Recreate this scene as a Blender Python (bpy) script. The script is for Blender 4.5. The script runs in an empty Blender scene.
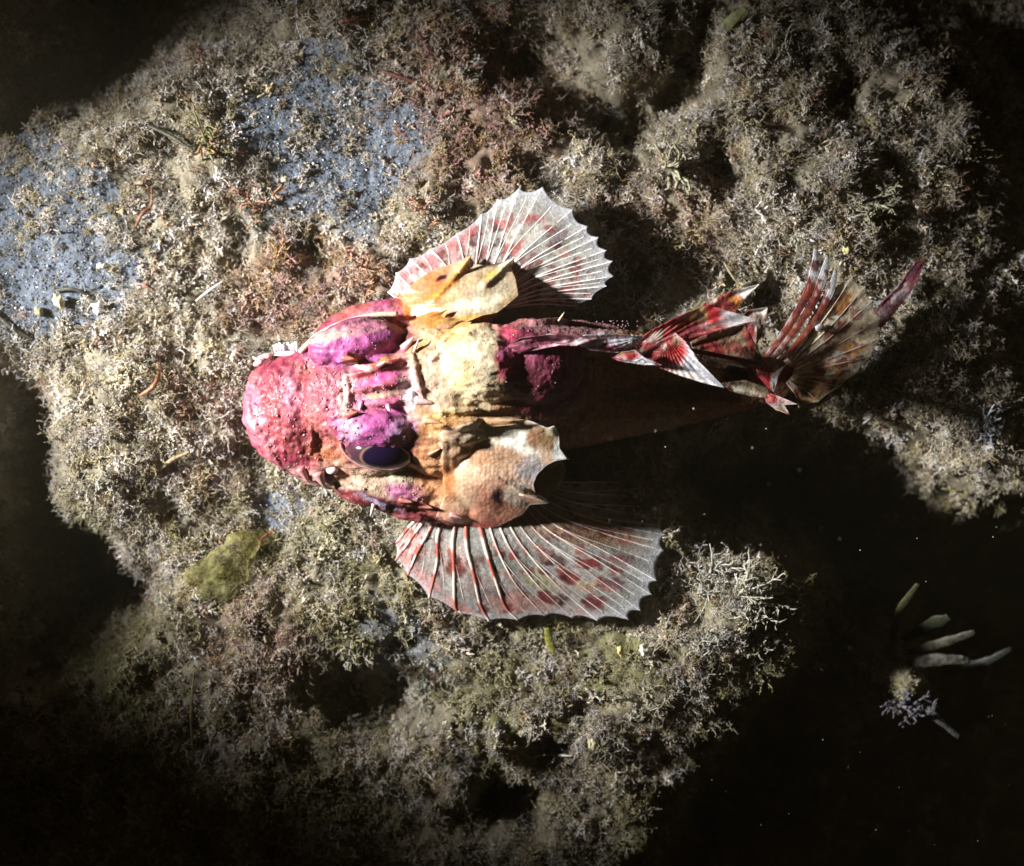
import bpy, bmesh, math, random
import numpy as np
from mathutils import Vector, Matrix
from mathutils.bvhtree import BVHTree

random.seed(7)
rng = np.random.default_rng(7)
C = bpy.context.scene.collection
SC = bpy.context.scene
S = 0.0004            # metres per modelling unit
H = 1500.0            # camera height in modelling units


def pt(px, py, z=0.0):
    k = 1 - z / H
    return np.array([(px - 512) * k, (433 - py) * k, z], float)


# ------------------------------------------------------------------ camera
cam = bpy.data.cameras.new('camera')
cam_o = bpy.data.objects.new('camera', cam)
C.objects.link(cam_o)
cam_o.location = (0, 0, H * S)
cam.sensor_width = 36
cam.lens = 36 * H / 1024
cam.clip_start = 0.01
cam.clip_end = 50
cam.dof.use_dof = True
cam.dof.focus_distance = (H - 95) * S
cam.dof.aperture_fstop = 6.0
SC.camera = cam_o

# ------------------------------------------------------------------ water dark + torch
w = bpy.data.worlds.new('World')
SC.world = w
w.use_nodes = True
w.node_tree.nodes['Background'].inputs[0].default_value = (0.62, 0.45, 0.22, 1)
w.node_tree.nodes['Background'].inputs[1].default_value = 0.026
torch = bpy.data.lights.new('dive_torch', 'SPOT')
torch.energy = 80
torch.color = (1.0, 0.98, 0.95)
torch.spot_size = math.radians(31.0)
torch.spot_blend = 1.0
torch.shadow_soft_size = 0.035
torch_o = bpy.data.objects.new('dive_torch', torch)
C.objects.link(torch_o)
TP = np.array([-900 - 512, 433 - 120, 800.0])
TA = np.array([450 - 512, 433 - 385, 0.0])
torch_o.location = Vector(TP * S)
torch_o.rotation_euler = Vector(TA - TP).to_track_quat('-Z', 'Y').to_euler()
SC.view_settings.view_transform = 'Standard'
SC.view_settings.look = 'None'
SC.view_settings.exposure = 0.0
SC.view_settings.gamma = 1.0
try:
    SC.cycles.max_bounces = 5
    SC.cycles.transparent_max_bounces = 6
except Exception:
    pass


# ------------------------------------------------------------------ noise
def _h(ix, iy, iz, seed):
    n = (ix.astype(np.int64) * 374761393 + iy.astype(np.int64) * 668265263 +
         iz.astype(np.int64) * 2147483647 + seed * 144269504)
    n = (n ^ (n >> 13)) * 1274126177
    n = n ^ (n >> 16)
    return (n & 0xffffff).astype(np.float64) / 0xffffff


def vnoise(x, y, z=None, seed=0):
    x = np.asarray(x, float); y = np.asarray(y, float)
    z = np.zeros_like(x) if z is None else np.asarray(z, float)
    ix, iy, iz = np.floor(x), np.floor(y), np.floor(z)
    fx, fy, fz = x - ix, y - iy, z - iz
    fx = fx * fx * (3 - 2 * fx); fy = fy * fy * (3 - 2 * fy); fz = fz * fz * (3 - 2 * fz)
    r = 0
    for a in (0, 1):
        for b in (0, 1):
            for c in (0, 1):
                wgt = (fx if a else 1 - fx) * (fy if b else 1 - fy) * (fz if c else 1 - fz)
                r = r + wgt * _h(ix + a, iy + b, iz + c, seed)
    return r * 2 - 1


def fbm(x, y, z=None, o=3, seed=0):
    r = 0; a = 1.0; f = 1.0; t = 0
    for i in range(o):
        r = r + a * vnoise(x * f, y * f, None if z is None else z * f, seed + i * 17)
        t += a; a *= 0.5; f *= 2.03
    return r / t


def worley(x, y, seed=0):
    """distance to the nearest jittered grid point, and to the second"""
    ix, iy = np.floor(x), np.floor(y)
    d1 = np.full(np.shape(x), 9.0); d2 = d1.copy()
    for a in (-1, 0, 1):
        for b in (-1, 0, 1):
            cx = ix + a; cy = iy + b
            jx = cx + 0.15 + 0.7 * _h(cx, cy, cx * 0, seed)
            jy = cy + 0.15 + 0.7 * _h(cx, cy, cx * 0 + 5, seed)
            d = np.hypot(x - jx, y - jy)
            d2 = np.where(d < d1, d1, np.minimum(d2, d)); d1 = np.minimum(d1, d)
    return d1, d2


def sst(e0, e1, x):
    t = np.clip((x - e0) / (e1 - e0), 0, 1)
    return t * t * (3 - 2 * t)


def polysd(x, y, poly):
    """signed distance to a polygon, positive inside"""
    P = np.array(poly, float)
    d = np.full(np.shape(x), 1e18); ins = np.zeros(np.shape(x), bool)
    for i in range(len(P)):
        ax, ay = P[i]; bx, by = P[(i + 1) % len(P)]
        ex, ey = bx - ax, by - ay
        t = np.clip(((x - ax) * ex + (y - ay) * ey) / (ex * ex + ey * ey), 0, 1)
        d = np.minimum(d, (x - ax - t * ex) ** 2 + (y - ay - t * ey) ** 2)
        c = ((ay > y) != (by > y)) & (x < (bx - ax) * (y - ay) / ((by - ay) if by != ay else 1e-9) + ax)
        ins ^= c
    d = np.sqrt(d)
    return np.where(ins, d, -d)


# ------------------------------------------------------------------ materials
def mat_vc(name, rough=0.5, bump=0.3, bscale=2500.0, attr='col', instancer=False, sss=0.0, coat=0.0,
           spec=0.5, alpha=None, vary=0.25, transl=0.0, vscale=900.0):
    m = bpy.data.materials.new(name); m.use_nodes = True
    nt = m.node_tree; N = nt.nodes; L = nt.links
    p = N['Principled BSDF']
    a = N.new('ShaderNodeAttribute'); a.attribute_name = attr
    if instancer: a.attribute_type = 'INSTANCER'
    tc = N.new('ShaderNodeNewGeometry')
    nz = N.new('ShaderNodeTexNoise'); nz.inputs['Scale'].default_value = vscale; nz.inputs['Detail'].default_value = 3
    L.new(tc.outputs['Position'], nz.inputs['Vector'])
    mr = N.new('ShaderNodeMapRange')
    mr.inputs['From Min'].default_value = 0.3; mr.inputs['From Max'].default_value = 0.7
    mr.inputs['To Min'].default_value = 1 - vary; mr.inputs['To Max'].default_value = 1 + vary
    L.new(nz.outputs['Fac'], mr.inputs['Value'])
    vm = N.new('ShaderNodeVectorMath'); vm.operation = 'MULTIPLY'
    L.new(a.outputs['Color'], vm.inputs[0]); L.new(mr.outputs['Result'], vm.inputs[1])
    L.new(vm.outputs['Vector'], p.inputs['Base Color'])
    p.inputs['Roughness'].default_value = rough
    p.inputs['Specular IOR Level'].default_value = spec
    if coat:
        p.inputs['Coat Weight'].default_value = coat
        p.inputs['Coat Roughness'].default_value = 0.18
    if sss:
        p.inputs['Subsurface Weight'].default_value = sss
        p.inputs['Subsurface Radius'].default_value = (1.0, 0.45, 0.3)
        p.inputs['Subsurface Scale'].default_value = 0.002
    if alpha is not None:
        if alpha == 'attr':
            L.new(a.outputs['Alpha'], p.inputs['Alpha'])
        else:
            p.inputs['Alpha'].default_value = alpha
    if bump:
        n2 = N.new('ShaderNodeTexNoise'); n2.inputs['Scale'].default_value = bscale
        n2.inputs['Detail'].default_value = 4
        L.new(tc.outputs['Position'], n2.inputs['Vector'])
        b = N.new('ShaderNodeBump'); b.inputs['Strength'].default_value = bump
        b.inputs['Distance'].default_value = 0.0006
        L.new(n2.outputs['Fac'], b.inputs['Height']); L.new(b.outputs['Normal'], p.inputs['Normal'])
    if transl:
        out = N['Material Output']
        t = N.new('ShaderNodeBsdfTranslucent'); L.new(vm.outputs['Vector'], t.inputs['Color'])
        mx = N.new('ShaderNodeMixShader'); mx.inputs[0].default_value = transl
        L.new(p.outputs[0], mx.inputs[1]); L.new(t.outputs[0], mx.inputs[2]); L.new(mx.outputs[0], out.inputs['Surface'])
    return m


M_bed = mat_vc('seabed_sediment', 0.8, 0.8, 1500, spec=0.25, vary=0.35, vscale=700)
M_turf = mat_vc('turf_algae', 0.5, 0.3, 3000, attr='icol', instancer=True, spec=0.45, vary=0.45, vscale=1200, transl=0.12)
M_grain = mat_vc('sand_grain', 0.3, 0.0, attr='icol', instancer=True, spec=0.8, vary=0.25)
M_plant = mat_vc('algae_thallus', 0.45, 0.4, 2500, vary=0.4, transl=0.15)
M_jelly = mat_vc('soft_algae', 0.6, 0.5, 900, vary=0.3, transl=0.4, alpha='attr')
M_stone = mat_vc('pale_stone', 0.5, 0.5, 1800, vary=0.2)
M_skin = mat_vc('fish_skin', 0.5, 0.5, 1300, sss=0.15, coat=0.05, spec=0.3, vary=0.32, vscale=650)
M_plate = mat_vc('fish_bony_plate', 0.38, 0.22, 1100, sss=0.12, coat=0.3, vary=0.14, vscale=600)
M_fin = mat_vc('fin_membrane', 0.42, 0.5, 1500, transl=0.35, vary=0.3, vscale=1000, alpha='attr')
M_ray = mat_vc('fin_ray', 0.35, 0.2, 2500, coat=0.3, vary=0.15)
M_eye = mat_vc('eye_cornea', 0.1, 0.0, spec=0.35, coat=0.25, vary=0.0)
M_wart = mat_vc('skin_tubercle', 0.4, 0.0, coat=0.1, vary=0.1, spec=0.4)


# ------------------------------------------------------------------ mesh helpers
class MB:
    def __init__(self):
        self.v = []; self.f = []; self.c = []; self.n = 0

    def add(self, v, f, c):
        v = np.asarray(v, float)
        c = np.asarray(c, float)
        if c.ndim == 1: c = np.tile(c, (len(v), 1))
        if c.shape[1] == 3: c = np.hstack([c, np.ones((len(c), 1))])
        self.v.append(v); self.c.append(c)
        self.f += [tuple(int(i) + self.n for i in q) for q in f]
        self.n += len(v)

    def tube(self, pts, rad, col, sides=5, cap=True):
        pts = np.asarray(pts, float); n = len(pts)
        rad = np.broadcast_to(np.asarray(rad, float), (n,))
        T = np.gradient(pts, axis=0); T /= np.linalg.norm(T, axis=1)[:, None] + 1e-9
        ref = np.array([0, 0, 1.0]) if abs(T[0][2]) < 0.85 else np.array([1.0, 0, 0])
        A = np.cross(T, ref); A /= np.linalg.norm(A, axis=1)[:, None] + 1e-9
        B = np.cross(T, A)
        an = np.arange(sides) * 2 * math.pi / sides
        v = pts[:, None, :] + rad[:, None, None] * (np.cos(an)[None, :, None] * A[:, None, :] + np.sin(an)[None, :, None] * B[:, None, :])
        v = v.reshape(-1, 3)
        f = [(i * sides + j, i * sides + (j + 1) % sides, (i + 1) * sides + (j + 1) % sides, (i + 1) * sides + j)
             for i in range(n - 1) for j in range(sides)]
        if cap:
            f.append(tuple(range(sides))[::-1]); f.append(tuple((n - 1) * sides + j for j in range(sides)))
        col = np.asarray(col, float)
        if col.ndim == 2: col = np.repeat(col, sides, axis=0)
        self.add(v, f, col)

    def blob(self, c, r, col, sub=1, jit=0.15, rot=0.0, seed=None):
        v, f = ico(sub)
        rr = np.random.default_rng(seed if seed is not None else random.randrange(1 << 30))
        v = v * (1 + jit * rr.uniform(-1, 1, (len(v), 1))) * np.asarray(r)
        ca, sa = math.cos(rot), math.sin(rot)
        v = np.stack([v[:, 0] * ca - v[:, 1] * sa, v[:, 0] * sa + v[:, 1] * ca, v[:, 2]], 1)
        self.add(v + np.asarray(c), f, col)

    def mesh(self, name, origin=(0, 0, 0), smooth=True):
        me = bpy.data.meshes.new(name)
        v = (np.vstack(self.v) - np.asarray(origin)) * S
        me.from_pydata(v.tolist(), [], self.f)
        a = me.color_attributes.new('col', 'FLOAT_COLOR', 'POINT')
        a.data.foreach_set('color', np.vstack(self.c).astype(np.float32).ravel())
        if smooth: me.polygons.foreach_set('use_smooth', [True] * len(me.polygons))
        me.update()
        return me


_ico = {}


def ico(sub):
    if sub not in _ico:
        b = bmesh.new(); bmesh.ops.create_icosphere(b, subdivisions=sub, radius=1)
        _ico[sub] = (np.array([v.co[:] for v in b.verts]), [tuple(v.index for v in f.verts) for f in b.faces]); b.free()
    return _ico[sub]


def link(name, me, mat, parent=None, loc=(0, 0, 0)):
    o = bpy.data.objects.new(name, me); C.objects.link(o)
    if not me.materials: me.materials.append(mat)
    if parent is not None: o.parent = parent
    else: o.location = Vector(np.asarray(loc, float) * S)
    return o


def tag(o, label=None, cat=None, group=None, kind=None):
    if label: o['label'] = label
    if cat: o['category'] = cat
    if group: o['group'] = group
    if kind: o['kind'] = kind
    return o


def empty(name, loc):
    o = bpy.data.objects.new(name, None); o.empty_display_size = 0.01
    C.objects.link(o); o.location = Vector(np.asarray(loc, float) * S)
    return o


def spline(P, n):
    P = np.asarray(P, float)
    if len(P) == 2: return P[0] + np.linspace(0, 1, n)[:, None] * (P[1] - P[0])
    Q = np.vstack([2 * P[0] - P[1], P, 2 * P[-1] - P[-2]])
    t = np.linspace(0, len(P) - 1 - 1e-9, n); i = t.astype(int); u = (t - i)[:, None]
    a, b, c, d = Q[i], Q[i + 1], Q[i + 2], Q[i + 3]
    return 0.5 * ((2 * b) + (-a + c) * u + (2 * a - 5 * b + 4 * c - d) * u ** 2 + (-a + 3 * b - 3 * c + d) * u ** 3)


# ------------------------------------------------------------------ seabed
HOLE_T = [(-40, -260), (380, -260), (350, -20), (250, 20), (190, 55), (140, 112), (100, 140), (0, 150), (-40, 150)]
HOLE_L = [(-30, 372), (20, 366), (62, 385), (60, 430), (58, 500), (100, 525), (146, 548), (166, 590), (140, 640), (90, 680), (20, 700), (-30, 700)]
HOLE_R = [(660, 440), (760, 420), (870, 405), (940, 440), (1000, 480), (1900, 470), (1900, 1700), (600, 1700), (630, 860), (690, 780),
          (730, 720), (790, 660), (808, 610), (770, 570), (700, 560), (668, 510)]
HOLE_U = [(968, 120), (900, 30), (860, -60), (1900, -200), (1900, 440), (1010, 440), (965, 380), (985, 300), (975, 200)]
DIPS = [(365, 705, 66, 36, 75), (672, 92, 44, 24, 50), (540, 55, 60, 40, 62), (600, 105, 60, 28, 50), (690, 70, 26, 30, 55), (535, 170, 34, 14, 30),
        (238, 232, 14, 30, 26), (305, 243, 22, 13, 24), (190, 20, 60, 30, 20), (725, 170, 22, 34, 34), (770, 295, 24, 20, 34),
        (500, 815, 42, 26, 70), (590, 700, 22, 12, 20), (455, 690, 24, 16, 32), (540, 745, 26, 22, 40), (405, 645, 22, 12, 20),
        (640, 130, 46, 24, 50), (255, 455, 18, 26, 18), (210, 640, 20, 12, 14), (845, 100, 22, 26, 34), (300, 480, 26, 14, 14),
        (700, 40, 30, 20, 40), (830, 820, 60, 40, 30)]
RISES = [(922, 690, 55, 60, 292), (125, 470, 60, 70, 26), (740, 605, 46, 34, 40), (250, 610, 80, 50, 16), (600, 720, 80, 60, 26), (620, 250, 60, 30, 14),
         (430, 140, 60, 50, 14), (820, 200, 90, 60, 34), (480, 740, 70, 40, 22), (220, 160, 34, 22, 16), (350, 620, 60, 40, 14),
         (150, 380, 60, 30, 18), (680, 660, 70, 50, 30), (640, 20, 60, 20, 30)]


def terrain(px, py, fine=True):
    wx = px + 14 * fbm(px / 30, py / 30, o=3, seed=3); wy = py + 14 * fbm(px / 30, py / 30, o=3, seed=9)
    z = 16 * fbm(px / 130, py / 130, o=2, seed=21)
    sand = sandmask(px, py)
    z += (1 - 0.55 * sand) * 9 * fbm(px / 24, py / 24, o=2, seed=35)
    z += sand * 2.3 * fbm(px / 4.5, py / 4.5, o=2, seed=37)
    z += (1 - 0.8 * sand) * 11 * fbm(px / 42, py / 42, o=3, seed=31)
    z -= 300 * sst(-20, 110, polysd(wx, wy, HOLE_L))
    z -= 260 * sst(-20, 190, polysd(wx, wy, HOLE_T))
    z += 75 * np.exp(-(((wx + 150) / 90) ** 2 + ((wy - 545) / 170) ** 2) ** 2)  # unseen rise added to throw the left hollow into shadow
    z += 120 * np.exp(-(((wx + 150) / 90) ** 2 + ((wy + 20) / 130) ** 2) ** 2)  # second unseen rise, added to shadow the top left hollow
    z -= 330 * sst(-16, 110, polysd(wx, wy, HOLE_R))
    z -= 190 * sst(-30, 240, polysd(wx, wy, HOLE_U))
    z -= 120 * sst(0, 200, 60 - wy) * sst(480, 700, wx)
    for cx, cy, rx, ry, d in DIPS:
        q = ((wx - cx) / rx) ** 2 + ((wy - cy) / ry) ** 2
        z -= d * np.exp(-q ** 1.6)
    for cx, cy, rx, ry, d in RISES:
        q = ((wx - cx) / rx) ** 2 + ((wy - cy) / ry) ** 2
        z += d * np.exp(-q)
    z -= 0.10 * np.clip(py - 620, 0, 2000)
    # seat of the fish
    q = ((px - 430) / 190) ** 2 + ((py - 400) / 120) ** 2
    f = np.exp(-q ** 2)
    z = z * (1 - 0.8 * f) - 4 * f
    if fine:
        rough = (1 - 0.85 * sand)
        z += rough * 4.5 * fbm(px / 9, py / 9, o=3, seed=41)
        z += rough * 5.0 * np.abs(fbm(px / 16, py / 16, o=2, seed=47))
        z += 0.8 * vnoise(px / 3.0, py / 3.0, seed=51)
    return z


def sandmask(px, py):
    n = 60 * fbm(px / 45, py / 45, o=4, seed=77)
    a = 1 - sst(0.75, 1.15, np.hypot((px - 30) / 120, (py - 240) / 115) + n / 110)
    b = 1 - sst(0.75, 1.15, np.hypot((px - 330) / 100, (py - 140) / 105) + n / 110)
    c = 1 - sst(0.7, 1.1, np.hypot((px - 275) / 34, (py - 512) / 24) + n / 120)
    d = 1 - sst(0.7, 1.1, np.hypot((px - 400) / 40, (py - 640) / 60) + n / 90)
    return np.clip(np.maximum(np.maximum(a, b), np.maximum(c, 0.6 * d)), 0, 1)


def redmask(px, py):
    n = 0.35 * fbm(px / 35, py / 35, o=3, seed=88)
    a = 1 - sst(0.5, 1.2, np.hypot((px - 475) / 95, (py - 110) / 120) + n)
    b = 1 - sst(0.5, 1.2, np.hypot((px - 330) / 110, (py - 290) / 60) + n)
    c = 0.6 * (1 - sst(0.5, 1.2, np.hypot((px - 260) / 60, (py - 640) / 70) + n))
    d = 0.5 * (1 - sst(0.5, 1.2, np.hypot((px - 660) / 90, (py - 230) / 60) + n))
    return np.clip(np.maximum(np.maximum(a, b), np.maximum(c, d)), 0, 1)


def axis(lo, hi, a, b, step):
    mid = np.arange(lo, hi + step, step)
    left = [lo]; s = step
    while left[-1] > a: s *= 1.28; left.append(left[-1] - s)
    right = [mid[-1]]; s = step
    while right[-1] < b: s *= 1.28; right.append(right[-1] + s)
    return np.concatenate([np.array(left[1:])[::-1], mid, np.array(right[1:])])


def bed_color(px, py, z):
    sand = sandmask(px, py)[..., None]; red = redmask(px, py)[..., None]
    n = fbm(px / 14, py / 14, o=3, seed=61)[..., None]; n2 = fbm(px / 60, py / 60, o=2, seed=63)[..., None]
    turf = np.array([0.20, 0.175, 0.125]) * (1 + 0.5 * n)
    turf = turf * (1 - 0.5 * red) + np.array([0.20, 0.11, 0.085]) * 0.5 * red
    ol = np.clip(n2 * 2, 0, 1) * sst(430, 620, py)[..., None]
    turf = turf * (1 - ol) + np.array([0.13, 0.125, 0.055]) * ol
    sd = np.array([0.115, 0.137, 0.175]) * (1 + 0.3 * n + 0.35 * vnoise(px / 3.4, py / 3.4, seed=99)[..., None])
    return turf * (1 - sand) + sd * sand


ax = axis(-50, 1074, -1500, 2500, 2.6); ay = axis(-50, 916, -1500, 2400, 2.6)
GX, GY = np.meshgrid(ax, ay)
GZ = terrain(GX, GY)
nx, ny = len(ax), len(ay)
V = np.stack([GX - 512, 433 - GY, GZ], -1).reshape(-1, 3) * S
me = bpy.data.meshes.new('seabed')
idx = np.arange(nx * ny).reshape(ny, nx)
F = np.stack([idx[:-1, :-1], idx[1:, :-1], idx[1:, 1:], idx[:-1, 1:]], -1).reshape(-1, 4)
me.vertices.add(len(V)); me.vertices.foreach_set('co', V.ravel())
me.loops.add(F.size); me.loops.foreach_set('vertex_index', F.ravel().astype(np.int32))
me.polygons.add(len(F)); me.polygons.foreach_set('loop_start', np.arange(0, F.size, 4, dtype=np.int32))
me.update(calc_edges=True)
me.polygons.foreach_set('use_smooth', [True] * len(me.polygons))
ca = me.color_attributes.new('col', 'FLOAT_COLOR', 'POINT')
cc = np.concatenate([bed_color(GX, GY, GZ), np.ones(GX.shape + (1,))], -1)
ca.data.foreach_set('color', np.clip(cc, 0, 1).astype(np.float32).ravel())
tag(link('seabed', me, M_bed), kind='structure')


def gz(px, py):
    return float(terrain(np.array([px], float), np.array([py], float))[0])


def gp(px, py, dz=0.0):
    """ground point seen at picture position px, py"""
    x, y = px, py
    for _ in range(6):
        z = gz(x, y); k = 1 - (z + dz) / H
        x = 512 + (px - 512) * k; y = 433 + (py - 433) * k
    return np.array([x - 512, 433 - y, gz(x, y)])


# ------------------------------------------------------------------ scattered turf (uncountable): instanced stuff
def branchy(n0, length, rad, spread, depth, curl, seed, sides=3, lean=0.0):
    r = np.random.default_rng(seed); mb = MB()

    def grow(p, d, ln, ra, dep):
        pts = [p]; k = 3
        for i in range(k):
            d = d + r.normal(0, curl, 3); d /= np.linalg.norm(d)
            pts.append(pts[-1] + d * ln / k)
        rr = np.linspace(ra, ra * 0.7, k + 1) * r.uniform(0.75, 1.35, k + 1)
        if dep == 0: rr[-1] *= 0.9
        mb.tube(pts, rr, (1, 1, 1), sides, cap=(dep == 0))
        if dep > 0:
            for _ in range(r.integers(2, 4)):
                q = pts[r.integers(1, k + 1)]
                e = d + r.normal(0, 0.75, 3); e /= np.linalg.norm(e)
                grow(q, e, ln * r.uniform(0.45, 0.85), ra * 0.75, dep - 1)
    for _ in range(n0):
        d = np.array([r.normal(0, spread) + lean, r.normal(0, spread), 1.0]); d /= np.linalg.norm(d)
        grow(np.array([r.normal(0, length * 0.22), r.normal(0, length * 0.22), -2.0]), d, length * r.uniform(0.6, 1.1), rad, depth)
    return mb


def crumbs(n, size, seed):
    r = np.random.default_rng(seed); mb = MB()
    for _ in range(n):
        mb.blob((r.normal(0, 3.5), r.normal(0, 3.5), abs(r.normal(0, 2.5))), r.uniform(0.35, 1.2, 3) * size, (1, 1, 1), 1, 0.3, r.uniform(0, 3), int(r.integers(1e6)))
    return mb


def scatter(name, protos, P, rot, scl, col, mat, label_kind='stuff'):
    """points mesh + geometry nodes: each point carries one clump"""
    me = bpy.data.meshes.new(name)
    me.vertices.add(len(P)); me.vertices.foreach_set('co', (P * S).astype(np.float32).ravel())
    a = me.attributes.new('rot', 'FLOAT_VECTOR', 'POINT'); a.data.foreach_set('vector', rot.astype(np.float32).ravel())
    a = me.attributes.new('scl', 'FLOAT', 'POINT'); a.data.foreach_set('value', scl.astype(np.float32))
    a = me.attributes.new('icol', 'FLOAT_COLOR', 'POINT')
    a.data.foreach_set('color', np.hstack([np.clip(col, 0, 1), np.ones((len(col), 1))]).astype(np.float32).ravel())
    a = me.attributes.new('vi', 'INT', 'POINT'); a.data.foreach_set('value', rng.integers(0, len(protos), len(P)).astype(np.int32))
    o = bpy.data.objects.new(name, me); C.objects.link(o)
    g = bpy.data.node_groups.new(name, 'GeometryNodeTree')
    g.interface.new_socket('Geometry', in_out='INPUT', socket_type='NodeSocketGeometry')
    g.interface.new_socket('Geometry', in_out='OUTPUT', socket_type='NodeSocketGeometry')
    N, L = g.nodes, g.links
    gi = N.new('NodeGroupInput'); go = N.new('NodeGroupOutput')
    jn = N.new('GeometryNodeJoinGeometry')
    for k, mb in enumerate(protos):
        pm = mb.mesh(name + '_clump', smooth=(mat is M_turf)); pm.materials.append(mat)
        po = bpy.data.objects.new(name + '_clump', pm)
        oi = N.new('GeometryNodeObjectInfo'); oi.inputs['Object'].default_value = po; oi.inputs['As Instance'].default_value = True
        L.new(oi.outputs['Geometry'], jn.inputs[0])
    ip = N.new('GeometryNodeInstanceOnPoints'); ip.inputs['Pick Instance'].default_value = True

    def attr(nm, t):
        n = N.new('GeometryNodeInputNamedAttribute'); n.data_type = t; n.inputs['Name'].default_value = nm
        return n.outputs['Attribute']
    L.new(gi.outputs[0], ip.inputs['Points']); L.new(jn.outputs[0], ip.inputs['Instance'])
    L.new(attr('vi', 'INT'), ip.inputs['Instance Index'])
    e2r = N.new('FunctionNodeEulerToRotation'); L.new(attr('rot', 'FLOAT_VECTOR'), e2r.inputs[0])
    L.new(e2r.outputs[0], ip.inputs['Rotation'])
    L.new(attr('scl', 'FLOAT'), ip.inputs['Scale'])
    L.new(ip.outputs[0], go.inputs[0])
    md = o.modifiers.new('scatter', 'NODES'); md.node_group = g
    me.materials.append(mat)
    tag(o, kind='stuff')
    return o


FISH_KEEP = [(262, 372), (300, 345), (380, 300), (440, 262), (500, 300), (640, 320), (780, 350), (780, 400), (640, 440), (560, 500), (480, 530), (340, 495), (262, 450)]
FIN_LO = [(400, 525), (470, 545), (560, 500), (650, 490), (664, 545), (640, 612), (560, 614), (470, 612), (405, 570)]
FIN_UP = [(380, 285), (460, 235), (500, 200), (560, 196), (606, 250), (606, 290), (530, 305), (400, 310)]


def sample(n, dens, seed, box=(-70, 1094, -70, 936)):
    r = np.random.default_rng(seed)
    x = r.uniform(box[0], box[1], n); y = r.uniform(box[2], box[3], n)
    k = r.uniform(0, 1, n) < dens(x, y)
    return x[k], y[k]


def turfdens(x, y):
    d = (1 - 0.74 * sandmask(x, y)) * (0.25 + 0.9 * sst(-0.5, 0.4, fbm(x / 28, y / 28, o=2, seed=15)))
    d *= 1 - sst(-2, 6, polysd(x, y, FISH_KEEP))
    d *= 1 - 0.85 * sst(-4, 6, polysd(x, y, FIN_LO)); d *= 1 - 0.85 * sst(-4, 6, polysd(x, y, FIN_UP))
    return np.clip(d, 0, 1)


def rots(x, y, r, tilt):
    e = 5.0
    zx = (terrain(x + e, y, False) - terrain(x - e, y, False)) / (2 * e); zy = -(terrain(x, y + e, False) - terrain(x, y - e, False)) / (2 * e)
    nxx = -zx * 0.8 + r.normal(0, tilt, len(x)); nyy = -zy * 0.8 + r.normal(0, tilt, len(x))
    l = np.sqrt(nxx ** 2 + nyy ** 2)
    th = np.arctan(l)
    # tilt about the axis perpendicular to the lean: rotation X then Z (after a random spin about Z handled by clump variety)
    az = np.arctan2(nyy, nxx)
    return np.stack([th * 0, th, az], 1)


def turfcol(x, y, r):
    red = redmask(x, y); n2 = fbm(x / 45, y / 45, o=2, seed=64)
    base = np.array([[0.48, 0.43, 0.37], [0.40, 0.36, 0.29], [0.34, 0.29, 0.18], [0.55, 0.52, 0.50], [0.22, 0.17, 0.09], [0.30, 0.19, 0.13]])
    w_ = np.array([4, 4, 3, 2.2, 1.8, 0.5])
    k = r.choice(6, len(x), p=w_ / w_.sum())
    c = base[k] * r.uniform(0.8, 1.5, (len(x), 1))
    c = c * (1 + 0.45 * fbm(x / 22, y / 22, o=2, seed=66) + 0.25 * fbm(x / 90, y / 90, o=2, seed=67))[:, None]
    rr = (red * (r.uniform(0, 1, len(x)) < 0.75))[:, None] * 0.75
    rc = np.where(r.uniform(0, 1, (len(x), 1)) < 0.5, np.array([[0.50, 0.26, 0.24]]), np.array([[0.42, 0.25, 0.11]])) * r.uniform(0.6, 1.2, (len(x), 1))
    c = c * (1 - rr) + rc * rr
    ol = (np.clip(n2 * 2.2 + .35, 0, 1) * sst(400, 560, y))[:, None] * 0.6
    c = c * (1 - ol) + np.array([0.32, 0.30, 0.13]) * ol
    return c


def place(n, dens, seed, tilt, smin, smax, lift=0):
    r = np.random.default_rng(seed + 1)
    x, y = sample(n, dens, seed)
    z = terrain(x, y) + lift
    P = np.stack([x - 512, 433 - y, z], 1)
    return x, y, P, rots(x, y, r, tilt), r.uniform(smin, smax, len(x)) ** 1.0, turfcol(x, y, r), r


bush = [branchy(4, 9, 1.35, 0.5, 2, 0.35, 100 + i) for i in range(7)] + [branchy(6, 7, 1.6, 0.6, 1, 0.4, 120 + i) for i in range(5)]
x, y, P, R, sc, col, r = place(14500, turfdens, 5, 0.45, 0.45, 1.15)
scatter('turf_algae', bush, P, R, sc, col, M_turf)
hair = [branchy(8, 13, 0.42, 0.9, 2, 0.5, 200 + i) for i in range(6)]
x, y, P, R, sc, col, r = place(24000, lambda x, y: turfdens(x, y) * 0.8, 15, 0.7, 0.45, 1.2)
scatter('filament_algae', hair, P, R, sc, col * 1.2, M_turf)
cr = [crumbs(5, 1.35, 300 + i) for i in range(6)]
x, y, P, R, sc, col, r = place(10000, lambda x, y: turfdens(x, y) * 0.9, 25, 0.5, 0.5, 1.2, 1)
scatter('sediment_crumbs', cr, P, R, sc, col * 0.9, M_turf)
gr = [MB() for _ in range(4)]
for i, g_ in enumerate(gr): g_.blob((0, 0, 0), (1, 0.8, 0.7), (1, 1, 1), 1, 0.3, 0, 400 + i)


def graindens(x, y): return np.clip(0.12 + 0.9 * sandmask(x, y), 0, 1) * (1 - sst(-2, 6, polysd(x, y, FISH_KEEP)))


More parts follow.
